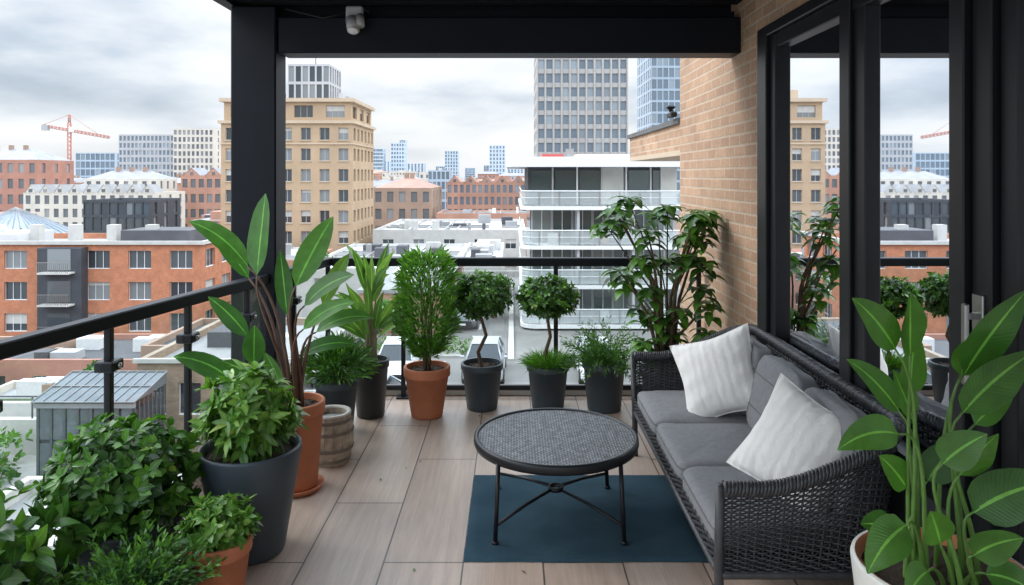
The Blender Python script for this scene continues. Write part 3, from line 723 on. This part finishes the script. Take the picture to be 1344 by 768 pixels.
# ------------------------------------------------------------ cars
def car(loc,rot,col):
    e=empty('parked_car',loc,rot); mb=MB(); cp=col
    st=[(-2.2,.62,.32,.62),(-2.12,.8,.25,.72),(-1.9,.88,.22,.8),(-1.3,.91,.2,.9),(-.8,.92,.2,.95),(.6,.92,.2,.98),(1.6,.91,.22,1.0),(2.05,.86,.26,.98),(2.2,.72,.34,.9)]
    vs=[];fs=[];n=10
    for y,w,a,b in st:
        m=(a+b)/2
        for (fx,z) in ((-.9,a),(-1,a+.12),(-1.0,m),(-.97,b-.08),(-.86,b),(.86,b),(.97,b-.08),(1,m),(1,a+.12),(.9,a)): vs.append((fx*w,y,z))
    for i in range(len(st)-1):
        for k in range(n): fs.append((i*n+k,i*n+(k+1)%n,(i+1)*n+(k+1)%n,(i+1)*n+k))
    fs.append(tuple(range(n)));fs.append(tuple(range((len(st)-1)*n,len(st)*n))[::-1])
    mb.add(vs,fs,cp,True)
    cg=plain('car_glass',(.02,.025,.03),.05,.1,spec=.9)
    b=[(-.78,-1.05,.94),(.78,-1.05,.94),(.78,1.75,.98),(-.78,1.75,.98)]; t=[(-.6,-.25,1.47),(.6,-.25,1.47),(.62,1.25,1.47),(-.62,1.25,1.47)]
    mb.add(b+t,[(0,1,5,4),(1,2,6,5),(2,3,7,6),(3,0,4,7)],cg)
    mb.rbox(-.63,.63,-.28,1.28,1.455,1.51,cp,.03)
    for s in (-1,1):
        mb.tube([(s*.79,-1.07,.95),(s*.61,-.27,1.48)],.035,cp,6); mb.tube([(s*.79,1.77,.98),(s*.63,1.27,1.48)],.05,cp,6); mb.tube([(s*.8,.35,.97),(s*.62,.4,1.48)],.035,cp,6)
        mb.rbox(s*.99-.1,s*.99+.1,-.95,-.8,.98,1.1,cp,.03)
        mb.rbox(s*.66-.16,s*.66+.16,-2.17,-1.98,.62,.74,plain('headlamp',(.7,.72,.75),.15,.05),.03)
        mb.rbox(s*.7-.14,s*.7+.14,2.1,2.2,.72,.88,plain('tail_lamp',(.4,.02,.02),.3,.05),.02)
        for y in (-1.4,1.35):
            M=Matrix.Translation((s*.84,y,.33))@Matrix.Rotation(math.pi/2,4,'Y'); mb.M=M
            mb.lathe([(0,-.11),(.3,-.11),(.33,-.08),(.33,.08),(.3,.11),(.2,.1),(0,.1)],plain('tyre',(.02,.02,.02),.9),n=20)
            mb.lathe([(0,s*.113),(.19,s*.113)],steel,n=12); mb.M=None
    mb.rbox(-.5,.5,-2.22,-2.1,.42,.58,black,.02); mb.rbox(-.26,.26,-2.25,-2.2,.36,.47,whitep,.01)
    mb.obj('body',e)
cw_=plain('car_paint_white',(.65,.66,.67),.25,.03); cs_=plain('car_paint_silver',(.42,.44,.46),.25,.05,metal=.4); cg_=plain('car_paint_grey',(.12,.13,.14),.25,.05,metal=.4)
for (x,y,r,c) in ((-5.3,33.5,.03,cw_),(-1.25,33.6,-.02,cs_),(-7.9,33.3,0,cg_),(3.9,33.5,0,cw_),(-3,45,0,cg_),(-3,51,0,cw_),(-1.0,56,math.pi,cs_),(-5.0,27.5,math.pi/2,cs_)): car((x,y,D),r,c)

# ------------------------------------------------------------ balcony floor
m,t,b=nt('balcony_tiles'); o=objco(t); s=N(t,'ShaderNodeSeparateXYZ'); t.links.new(o,s.inputs[0]); cb=N(t,'ShaderNodeCombineXYZ')
t.links.new(math_(t,'ADD',s.outputs[1],.30),cb.inputs[0]); t.links.new(math_(t,'ADD',s.outputs[0],3.82),cb.inputs[1])
br=N(t,'ShaderNodeTexBrick'); t.links.new(cb.outputs[0],br.inputs['Vector']); br.offset=.5
for k,v in (('Scale',1),('Brick Width',1.19),('Row Height',.36),('Mortar Size',.004),('Mortar Smooth',.1)): br.inputs[k].default_value=v
br.inputs['Color1'].default_value=(.5,.385,.315,1); br.inputs['Color2'].default_value=(.43,.33,.27,1); br.inputs['Mortar'].default_value=(.1,.08,.07,1)
gr=noise(t,1,6,scaled(t,o,(26,1.4,1)),.65); gr2=noise(t,1,5,scaled(t,o,(90,5,1)),.6); n3=noise(t,1.1,5)
col=mix(t,br.outputs['Color'],ramp(t,gr,[(.3,(.82,.81,.8)),(.7,(1.1,1.1,1.1))]),1,'MULTIPLY')
col=mix(t,col,ramp(t,gr2,[(.3,(.9,.9,.9)),(.7,(1.05,1.05,1.05))]),1,'MULTIPLY')
col=mix(t,col,ramp(t,n3,[(.35,(.9,.9,.9)),(.65,(1.05,1.05,1.05))]),1,'MULTIPLY')
t.links.new(col,b.inputs['Base Color']); t.links.new(math_(t,'ADD',math_(t,'MULTIPLY',n3,.25),.28),b.inputs['Roughness'])
bump(t,b,math_(t,'SUBTRACT',math_(t,'MULTIPLY',gr,.15),br.outputs['Fac']),.4,.003)
mb=MB()
mb.add([(-2.9,-2,0),(1.52,-2,0),(1.52,5.84,0),(-1.6,5.84,0)],[(0,1,2,3)],m)
mb.add([(-2.9,-2,-.003),(1.52,-2,-.003),(1.52,5.84,-.003),(-1.6,5.84,-.003),(-2.9,-2,-.3),(1.52,-2,-.3),(1.52,5.84,-.3),(-1.6,5.84,-.3)],[(0,3,7,4),(2,3,7,6),(4,5,6,7),(0,1,5,4)],lconc)
for k in range(12):
    x=R.uniform(-1.3,.6);y=R.uniform(3.0,5.6)
    if -.3<x<.95 and 3.2<y<4.3: continue
    a=R.random()*6.28; leaf(mb,(x,y,.004),(math.cos(a),math.sin(a),0),(0,0,1),R.uniform(.02,.035),.012,0,bark if k%2 else lf_mid,3,.3)
mb.obj('balcony_floor')
# railing
lx=lambda y:-2.0+.19*(y-2.8)
mb=MB(); C=(lx(5.7),5.7)
def beam2(p,q,w,z0,z1,mat,mb=mb,r=.006):
    p=Vector((p[0],p[1],0));q=Vector((q[0],q[1],0)); d=q-p; a=math.atan2(d.y,d.x)
    mb.M=Matrix.Translation(p)@Matrix.Rotation(a,4,'Z'); mb.rbox(0,d.length,-w/2,w/2,z0,z1,mat,r); mb.M=None
P0=(lx(-1.5),-1.5)
beam2(P0,(C[0],C[1]+.035),.07,1.035,1.1,blackw); beam2((C[0]+.037,C[1]),(1.515,C[1]),.07,1.036,1.101,blackw)
beam2(P0,C,.04,.06,.10,black); beam2((C[0]+.03,C[1]),(1.515,C[1]),.04,.06,.10,black)
posts=[(lx(y),y) for y in (.6,1.8,2.75,3.39,3.97,4.55,5.15)]+[(C[0],C[1]),(-.855,5.7),(.345,5.7),(1.47,5.7)]
for i,(x,y) in enumerate(posts):
    mb.rbox(x-.017,x+.017,y-.017,y+.017,.0,1.036,black,.004); mb.rbox(x-.05,x+.05,y-.05,y+.05,0.001,.012,black,.003)
    if i<7:
        for z in (.28,.86): mb.rbox(x-.045,x+.045,y-.05,y+.05,z-.025,z+.025,black,.006); mb.tube([(x+.04,y,z),(x+.06,y,z)],.012,steel,10)
mb.obj('balcony_railing')
mb=MB()
ys=[-1.4,.6,1.8,2.75,3.39,3.97,4.55,5.15,5.68]
for a,b_ in zip(ys[:-1],ys[1:]): mb.quad((lx(a+.03),a+.03,.12),(lx(b_-.03),b_-.03,.12),(lx(b_-.03),b_-.03,1.02),(lx(a+.03),a+.03,1.02),rglass)
xs=[C[0],-.855,.345,1.47]
for a,b_ in zip(xs[:-1],xs[1:]): mb.quad((a+.03,5.7,.12),(b_-.03,5.7,.12),(b_-.03,5.7,1.02),(a+.03,5.7,1.02),rglass)
mb.obj('railing_glass_panels')
mb=MB(); beam2((lx(5.78),5.78),(1.518,5.78),.09,.002,.055,lconc,mb); beam2((lx(-1.5)-.04,-1.5),(lx(5.72)-.04,5.72),.1,.002,.05,lconc,mb); mb.obj('balcony_kerb')
# pergola / roof
mb=MB()
mb.rbox(-1.86,-1.56,4.78,5.0,-.3,2.87,blackw,.01); mb.obj('steel_column')
mb=MB(); mb.rbox(-1.555,1.519,4.8,5.02,2.56,2.80,blackw,.008); mb.box(-1.555,1.519,4.95,5.0,2.80,2.87,blackw); mb.obj('roof_beam')
mb=MB(); mb.box(-1.9,1.52,-2,5.05,2.95,3.1,blackw); 
for k in range(170): 
    y=-1.9+k*.04; mb.box(-1.84,1.519,y,y+.022,2.9,2.95,blackw)
mb.box(-1.92,-1.84,-2,5.07,2.872,3.12,blackw); mb.box(-1.84,1.519,4.9+.12,5.07,2.872,3.12,blackw)
mb.obj('balcony_roof')
mb=MB(); fx=plain('fixture_grey',(.42,.42,.42),.4,.1)
mb.rbox(-1.09,-.98,4.74,4.8,2.76,2.86,fx,.01); mb.tube([(-1.03,4.77,2.8),(-1.03,4.72,2.76)],.012,fx,8)
mb.tube([(-1.045,4.74,2.77),(-1.03,4.70,2.69)],[.045,.04],fx,16); mb.tube([(-1.03,4.70,2.69),(-1.03,4.695,2.68)],[.04,.03],whitep,16); mb.tube([(-.995,4.74,2.79),(-.985,4.70,2.72)],[.03,.028],fx,14)
mb.tube([(-1.0,4.78,2.86),(-.95,4.79,2.83),(-.93,4.79,2.87)],.006,black,6); mb.tube([(-1.06,4.78,2.83),(-1.25,4.79,2.79),(-1.5,4.79,2.85)],.006,black,6)
mb.obj('outdoor_spotlight')
# ------------------------------------------------------------ house wall
mb=MB()
mb.box(1.52,1.8,4.36,6.55,G,3.4,tanbrick); mb.box(1.52,1.8,-3,4.36,2.62,3.4,tanbrick); mb.box(1.52,1.8,-3,.3,0,2.62,tanbrick); mb.box(1.52,1.8,-3,4.36,G,-.0,tanbrick)
mb.box(1.8,12,6.3,6.55,G,9,tanbrickx); mb.box(1.522,1.8,-3,6.55,3.4,9,tanbrick)
mb.obj('brick_wall')
mb=MB(); mb.box(1.53,4,6.55,9.4,1.98,2.22,tanbrick); mb.box(1.5,4.05,6.55,9.45,2.22,2.27,plain('coping_dark',(.1,.1,.1),.7)); mb.box(1.53,4,6.55,9.4,1.93,1.98,tanl); mb.obj('brick_parapet_wall')
mb=MB(); mb.rbox(1.44,1.5,6.56,6.75,2.28,2.33,black,.01); mb.tube([(1.47,6.66,2.33),(1.44,6.66,2.39)],.02,black,8); mb.rbox(1.42,1.5,6.63,6.7,2.36,2.39,black,.012); mb.obj('wall_floodlight')
mb=MB(); e=empty('sliding_glass_door')
f=lambda y0,y1,z0,z1,p=.05,d=.1: mb.rbox(1.52-p,1.52+d,y0,y1,z0,z1,black,.005)
f(4.21,4.36,-.0,2.62,.045); f(4.13,4.21,.70,2.56,.02); f(.3,4.21,2.56,2.621,.045); f(3.20,3.30,.70,2.56,.03); f(3.10,3.20,.70,2.56,.01)
f(2.36,2.44,.0,2.56,.05); f(2.26,2.355,.0,2.56,.025); f(2.175,2.255,0,2.56,.0); f(.3,.38,0,2.56,.04)
f(2.44,4.21,.60,.70,.04); f(2.44,4.21,-.0,.08,.04); f(.38,2.175,0,.1,.03); f(2.44,4.13,2.48,2.56,.015); f(.38,2.175,2.48,2.56,.01)
mb.box(1.535,1.6,2.44,4.21,.08,.60,dark); mb.box(1.44,1.52,2.44,4.21,.70,.72,black)
mb.obj('frame',e)
mb=MB()
for a,b_,z in ((3.30,4.13,.7),(2.44,3.10,.7),(.38,2.175,.1)): mb.quad((1.545,a,z),(1.545,b_,z),(1.545,b_,2.5),(1.545,a,2.5),dglass)
mb.obj('glass_panes',e)
mb=MB(); mb.rbox(1.44,1.455,2.30,2.325,1.08,1.34,steel,.004); mb.box(1.455,1.496,2.305,2.32,1.11,1.13,steel); mb.box(1.455,1.496,2.305,2.32,1.29,1.31,steel); mb.rbox(1.485,1.497,2.285,2.34,1.05,1.37,steel,.003); mb.obj('door_handle',e)
mb=MB(); inw=plain('interior_wall',(.42,.45,.42),.8,.08,1)
mb.box(4.2,4.3,.2,4.6,0,2.7,inw); mb.box(1.8,4.2,4.45,4.55,0,2.7,inw); mb.box(1.8,4.2,.1,.2,0,2.7,inw); mb.box(1.8,4.3,.1,4.55,2.7,2.8,whitep); mb.box(1.8,4.3,.1,4.55,-.1,0,plain('oak_floor',(.3,.2,.12),.4,.2,3))
mb.obj('interior_room')
mb=MB(); cur=plain('sheer_curtain',(.6,.68,.63),.8,.05)
def curtain(y0,y1,x):
    n=int((y1-y0)*90); vs=[]
    for i in range(n+1):
        y=y0+(y1-y0)*i/n; xx=x+.03*math.sin(y*58)+.012*math.sin(y*23+1)
        vs+=[(xx,y,.02),(xx,y,2.6)]
    mb.add(vs,[(2*i,2*i+2,2*i+3,2*i+1) for i in range(n)],cur,True)
curtain(.4,2.12,1.68); curtain(2.46,3.05,1.70); mb.obj('curtain')

# ------------------------------------------------------------ rug
m,t,b=nt('rug_weave'); o=objco(t)
w1=N(t,'ShaderNodeTexWave',bands_direction='X'); w1.inputs['Scale'].default_value=60; t.links.new(o,w1.inputs[0])
w2=N(t,'ShaderNodeTexWave',bands_direction='Y'); w2.inputs['Scale'].default_value=38; t.links.new(o,w2.inputs[0])
h=math_(t,'MULTIPLY',w1.outputs['Fac'],w2.outputs['Fac'])
col=ramp(t,noise(t,5,6),[(.3,(.03,.07,.10)),(.7,(.05,.10,.135))]); col=mix(t,col,ramp(t,h,[(0,(.65,.65,.65)),(1,(1.25,1.25,1.25))]),1,'MULTIPLY')
t.links.new(col,b.inputs['Base Color']); b.inputs['Roughness'].default_value=.95; b.inputs['Specular IOR Level'].default_value=.15; bump(t,b,h,.6,.003)
mb=MB(); n=40; vs=[];fs=[]
for j in range(n+1):
    for i in range(n+1):
        u=i/n;v=j/n; ed=(i in(0,n)) or (j in(0,n))
        vs.append((-.22+1.11*u+(R.uniform(-.002,.002) if i in(0,n) else 0),3.27+.95*v+(R.uniform(-.002,.002) if j in (0,n) else 0),.002 if ed else .009+.0015*math.sin(u*7+v*5)))
for j in range(n):
    for i in range(n): fs.append((j*(n+1)+i,j*(n+1)+i+1,(j+1)*(n+1)+i+1,(j+1)*(n+1)+i))
mb.add(vs,fs,m,True); mb.obj('rug')
# ------------------------------------------------------------ table
m,t,b=nt('woven_top'); o=objco(t)
w1=N(t,'ShaderNodeTexWave',bands_direction='X'); w1.inputs['Scale'].default_value=22; w1.inputs['Distortion'].default_value=1.5; t.links.new(o,w1.inputs[0])
w2=N(t,'ShaderNodeTexWave',bands_direction='Y'); w2.inputs['Scale'].default_value=22; w2.inputs['Distortion'].default_value=1.5; t.links.new(o,w2.inputs[0])
ck=N(t,'ShaderNodeTexChecker'); ck.inputs['Scale'].default_value=62; t.links.new(o,ck.inputs[0])
h=math_(t,'MAXIMUM',math_(t,'MULTIPLY',w1.outputs['Fac'],ck.outputs['Fac']),math_(t,'MULTIPLY',w2.outputs['Fac'],math_(t,'SUBTRACT',1,ck.outputs['Fac'])))
col=ramp(t,h,[(.1,(.025,.028,.032)),(.9,(.24,.25,.265))]); col=mix(t,col,ramp(t,noise(t,30,6),[(.35,(.45,.45,.45)),(.65,(1.25,1.25,1.25))]),1,'MULTIPLY')
t.links.new(col,b.inputs['Base Color']); b.inputs['Roughness'].default_value=.5; bump(t,b,h,.8,.003)
e=empty('coffee_table',(.225,3.72,.009)); mb=MB(); rt=.42; zt=.405
mb.lathe([(0,zt),(.2,zt),(rt-.022,zt)],m,n=72)
mb.lathe([(rt-.022,zt-.002),(rt-.02,zt+.006),(rt-.008,zt+.009),(rt,zt+.002),(rt+.002,zt-.02),(rt-.004,zt-.038),(rt-.02,zt-.04),(0,zt-.035)],black,n=72)
mb.obj('table_top',e); mb=MB(); a=.29
for sx in (-1,1):
    for sy in (-1,1):
        mb.tube([(sx*a*1.0,sy*a,zt-.03),(sx*a*1.05,sy*a*1.05,0.004)],.011,black,10); mb.tube([(sx*a*1.05,sy*a*1.05,0),(sx*a*1.05,sy*a*1.05,.015)],.016,black,10)
        mb.tube([(sx*a*1.04,sy*a*1.04,.085),(sx*.15,sy*.15,.12),(sx*.03,sy*.03,.135)],.008,black,8)
mb.lathe([(.03,.125),(.04,.125),(.04,.145),(.03,.145),(.03,.125)],black,n=24)
mb.tube([(math.cos(k*math.pi/20)*.36,math.sin(k*math.pi/20)*.36,zt-.045) for k in range(40)],.008,black,8,closed=True)
mb.obj('legs',e)

# ------------------------------------------------------------ sofa
wick=plain('wicker',(.05,.053,.06),.45,.35,30,island=.45)
e=empty('wicker_sofa',(0,0,0)); mb=MB()
X0,X1,Y0,Y1=.77,1.44,2.68,4.52
def upath(off=0):
    pts=[];r=.2
    x1=X1+off;y0=Y0-off;y1=Y1+off
    n=26
    for i in range(n): pts.append((X0+(x1-r-X0)*i/n,y0))
    for i in range(12): a=-math.pi/2+math.pi/2*i/12; pts.append((x1-r+r*math.cos(a),y0+r+r*math.sin(a)))
    for i in range(60): pts.append((x1,y0+r+(y1-y0-2*r)*i/60))
    for i in range(12): a=math.pi/2*i/12; pts.append((x1-r+r*math.cos(a),y1-r+r*math.sin(a)))
    for i in range(n+1): pts.append((x1-r-(x1-r-X0)*i/n,y1))
    return pts
B=upath(0);T=upath(.045); NP=len(B)
acc=[0]
for i in range(1,NP): acc.append(acc[-1]+math.dist(B[i],B[i-1]))
LT=acc[-1]
def samp(A,s):
    import bisect
    s=min(max(s,0),LT-1e-6); i=bisect.bisect_right(acc,s)-1; f=(s-acc[i])/(acc[i+1]-acc[i]); 
    return Vector((A[i][0]*(1-f)+A[i+1][0]*f,A[i][1]*(1-f)+A[i+1][1]*f,0))
def topz(s):
    q=min(s,LT-s); k=min(1,max(0,(q-.12)/.62)); k=k*k*(3-2*k); return .60+.20*k
def botz(s):
    q=min(s,LT-s); return .27
def sp(s,t):
    b=samp(B,s);tt=samp(T,s); p=b.lerp(tt,t); p.z=botz(s)+(topz(s)-botz(s))*t; return p
def nrm(s):
    a=samp(B,s-.01);c=samp(B,s+.01); d=(c-a).normalized(); return Vector((d.y,-d.x,0))
stake=.03; NS=int(LT/stake)
rows=36
for r in range(rows):
    t0=(r+.08)/rows;t1=(r+.92)/rows; vs=[];fs=[]; ns=NS*3
    for i in range(ns+1):
        s=LT*i/ns; ph=math.pi*i/3+(math.pi if r%2 else 0); off=.0065*math.sin(ph+math.pi/2)
        nn=nrm(s); a=sp(s,t0);c=sp(s,t1);m_=(a+c)/2
        vs+=[a+nn*off,m_+nn*(off+.0028),c+nn*off,m_+nn*(off-.0028)]
    for i in range(ns):
        o=i*4;p=o+4; fs+=[(o,o+1,p+1,p),(o+1,o+2,p+2,p+1),(o+2,o+3,p+3,p+2),(o+3,o,p,p+3)]
    mb.add(vs,fs,wick,True)
for i in range(NS+1):
    s=LT*i/NS; mb.tube([sp(s,k/4) for k in range(5)],.0045,wick,5)
mb.obj('woven_shell',e)
mb=MB()
top=[sp(LT*i/140,1)+Vector((0,0,.008)) for i in range(141)]
mb.tube(top,.024,wick,10)
for k in range(3):
    mb.tube([sp(LT*i/700,1)+Vector((0,0,.008))+nrm(LT*i/700)*.023*math.cos(i*.75+k*2.09)+Vector((0,0,.023*math.sin(i*.75+k*2.09))) for i in range(701)],.008,wick,5)
mb.tube([sp(LT*i/140,0) for i in range(141)],.016,wick,8)
for y in (Y0,Y1):
    mb.tube([(X0,y,0.0),(X0-.005,y,.3),(X0-.01,y+(-.04 if y==Y0 else .04),.62)],.018,wick,10)
    mb.tube([(X1-.05,y+(.1 if y==Y0 else -.1),0),(X1-.03,y+(.08 if y==Y0 else -.08),.3)],.018,wick,10)
mb.tube([(X0,Y0,.27),(X0,Y1,.27)],.016,wick,8)
mb.rbox(X0+.01,X1,Y0+.02,Y1-.02,.255,.30,wick,.01)
for r in range(7):
    z=.285+r*.0105; vs=[];fs=[]; ns=180
    for i in range(ns+1):
        y=Y0+.01+(Y1-Y0-.02)*i/ns; off=.005*math.sin(math.pi*i/3+(math.pi if r%2 else 0))
        vs+=[(X0-.004-off,y,z),(X0-.007-off,y,z+.0045),(X0-.004-off,y,z+.009)]
    for i in range(ns): o=i*3; fs+=[(o,o+1,o+4,o+3),(o+1,o+2,o+5,o+4)]
    mb.add(vs,fs,wick,True)
mb.obj('frame',e)
fab=plain('grey_fabric',(.2,.205,.215),.92,.12,40,bmp=.25,bs=400,spec=.2)
piping=plain('fabric_piping',(.13,.135,.14),.9,.1,40,spec=.2)
def superbox(mb,c,sx,sy,sz,rot,mat,ex=.22,crown=.0):
    n=40;m_=22; vs=[];fs=[]
    sg=lambda v,p: math.copysign(abs(v)**p,v)
    M=Matrix.Translation(c)@rot; k1=R.uniform(0,6)
    P=lambda th,ph:(sg(math.cos(ph),ex)*sg(math.cos(th),ex),sg(math.cos(ph),ex)*sg(math.sin(th),ex),sg(math.sin(ph),.55))
    for j in range(m_+1):
        ph=-math.pi/2+math.pi*j/m_
        for i in range(n):
            th=2*math.pi*i/n+math.pi/n
            x,y,z=P(th,ph)
            pf=1+crown*(1-x*x)*(1-y*y)
            wob=.003*math.sin(x*5+y*7+k1)+.002*math.sin(x*11-y*9+k1)
            vs.append(M@Vector((x*sx/2,y*sy/2,z*sz/2*pf+wob)))
    for j in range(m_):
        for i in range(n): fs.append((j*n+i,j*n+(i+1)%n,(j+1)*n+(i+1)%n,(j+1)*n+i))
    mb.add(vs,fs,mat,True)
    for zz in (.42,-.42):
        ph=math.asin(abs(zz)**(1/.55)); pts=[]
        for i in range(80):
            th=2*math.pi*i/80; c_=math.cos(ph)**ex; pts.append(M@Vector((c_*sg(math.cos(th),ex)*sx/2*1.003,c_*sg(math.sin(th),ex)*sy/2*1.003,zz*sz/2)))
        mb.tube(pts,.0035,piping,5,closed=True)
I4=Matrix.Identity(4)
cl=(Y1-Y0-.08)/3
for k in range(3):
    mb=MB(); yc=Y0+.04+cl*(k+.5); superbox(mb,(X0+.275,yc,.375),.56,cl-.008,.115,I4,fab,.16,.25); mb.obj('seat_cushion',e)
    mb=MB(); superbox(mb,(X1-.105,yc,.61),.13,cl-.01,.40,Matrix.Rotation(math.radians(13+R.uniform(-2,2)),4,'Y'),fab,.3,.0); mb.obj('back_cushion',e)
# throw pillows
m,t,b=nt('white_linen'); o=objco(t)
wv=N(t,'ShaderNodeTexWave',bands_direction='X'); wv.inputs['Scale'].default_value=7; wv.inputs['Distortion'].default_value=2.5; wv.inputs['Detail Scale'].default_value=1.2; t.links.new(o,wv.inputs[0])
b.inputs['Base Color'].default_value=(.8,.79,.77,1); b.inputs['Roughness'].default_value=.95; b.inputs['Specular IOR Level'].default_value=.1
hh=math_(t,'ADD',math_(t,'MULTIPLY',wv.outputs['Fac'],.22),math_(t,'ADD',math_(t,'MULTIPLY',noise(t,7,6),1.8),math_(t,'MULTIPLY',noise(t,300,2),.12))); bump(t,b,hh,.6,.014)
def pillow(loc,rot,w=.43,T=.2):
    mb=MB(); n=30; 
    K=lambda u,v:1-.13*(1-min(abs(u),abs(v))**1.6)*(max(abs(u),abs(v))**3)
    for side in (1,-1):
        vs=[];fs=[]
        for j in range(n+1):
            for i in range(n+1):
                u=2*i/n-1;v=2*j/n-1
                th=((1-abs(u)**2.2)*(1-abs(v)**2.2))**.6
                k=K(u,v)
                ed=max(abs(u),abs(v))
                wr=(.007*math.sin(u*14+v*3)*abs(v)**2+.007*math.sin(v*13-u*4)*abs(u)**2)*(1-ed**6)
                vs.append((u*w/2*k,v*w/2*k,side*(T/2*th)+wr+.001*side))
        for j in range(n):
            for i in range(n):
                q=(j*(n+1)+i,j*(n+1)+i+1,(j+1)*(n+1)+i+1,(j+1)*(n+1)+i); fs.append(q if side>0 else q[::-1])
        mb.add(vs,fs,m,True)
    per=[]
    for i in range(80):
        a=i/20; s_=int(a);f_=a-s_; u,v=[(-1+2*f_,-1),(1,-1+2*f_),(1-2*f_,1),(-1,1-2*f_)][s_]; k=K(u,v); per.append((u*w/2*k,v*w/2*k,0))
    mb.tube(per,.0045,m,6,closed=True)
    o=mb.obj('throw_pillow',None,loc); o.rotation_euler=rot; return o
def face(nx,ny,nz,roll):
    q=Vector((nx,ny,nz)).to_track_quat('Z','Y'); return (q.to_matrix()@Matrix.Rotation(roll,3,'Z')).to_euler()
pillow((1.15,4.03,.635),face(-.55,-.75,.42,math.radians(24)),.47)
pillow((1.18,2.98,.625),face(-.62,-.62,.45,math.radians(-20)),.45)

# ------------------------------------------------------------ camera, light, world
cam=bpy.data.cameras.new('cam'); co=bpy.data.objects.new('camera',cam); S.collection.objects.link(co); S.camera=co
co.location=(0,0,1.75); co.rotation_euler=(math.radians(90),0,0)
cam.lens=25.45; cam.sensor_width=36; cam.shift_y=-(384-230)/1344; cam.clip_end=8000; cam.clip_start=.05
sun=bpy.data.lights.new('sun','SUN'); sun.energy=1.5; sun.angle=math.radians(20); sun.color=(1,.97,.92)
so=bpy.data.objects.new('sun',sun); S.collection.objects.link(so)
el=math.radians(38); az=Vector((-.8,.45,0)).normalized()
sd=Vector((az.x*math.cos(el),az.y*math.cos(el),math.sin(el))); so.rotation_euler=sd.to_track_quat('Z','Y').to_euler()
w=bpy.data.worlds.new('World'); S.world=w; w.use_nodes=True; t=w.node_tree; bg=t.nodes['Background']
sky=N(t,'ShaderNodeTexSky',sky_type='NISHITA'); sky.sun_disc=False; sky.sun_elevation=el; sky.sun_rotation=math.atan2(az.x,az.y)
g=N(t,'ShaderNodeTexCoord').outputs['Generated']; s=N(t,'ShaderNodeSeparateXYZ'); t.links.new(g,s.inputs[0])
zc=math_(t,'MAXIMUM',s.outputs[2],0.0); den=math_(t,'ADD',zc,.2)
cb=N(t,'ShaderNodeCombineXYZ'); t.links.new(math_(t,'DIVIDE',s.outputs[0],den),cb.inputs[0]); t.links.new(math_(t,'DIVIDE',s.outputs[1],den),cb.inputs[1])
cb.inputs[2].default_value=1.7
nn=noise(t,.75,8,cb.outputs[0],.5)
cloud=ramp(t,nn,[(.36,(3.5,4.4,5.5)),(.44,(5.6,6.4,7.4)),(.52,(8.6,9.0,9.4)),(.62,(10.6,10.6,10.6))])
hz=ramp(t,zc,[(0,(.9,.9,.9)),(.06,(0.4,.4,.4)),(.14,(0.05,.05,.05))])
cloud=mix(t,cloud,(8.9,9.2,9.5),hz)
# overcast sky brighter with height; band added above the frame lights the balcony
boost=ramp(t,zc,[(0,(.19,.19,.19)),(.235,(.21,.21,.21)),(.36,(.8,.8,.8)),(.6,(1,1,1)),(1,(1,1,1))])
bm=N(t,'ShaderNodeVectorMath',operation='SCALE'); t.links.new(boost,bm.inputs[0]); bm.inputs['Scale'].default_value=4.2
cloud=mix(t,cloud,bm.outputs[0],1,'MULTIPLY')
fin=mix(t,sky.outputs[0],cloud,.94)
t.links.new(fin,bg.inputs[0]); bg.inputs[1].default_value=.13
S.view_settings.view_transform='Standard'; S.view_settings.look='None'; S.view_settings.exposure=0
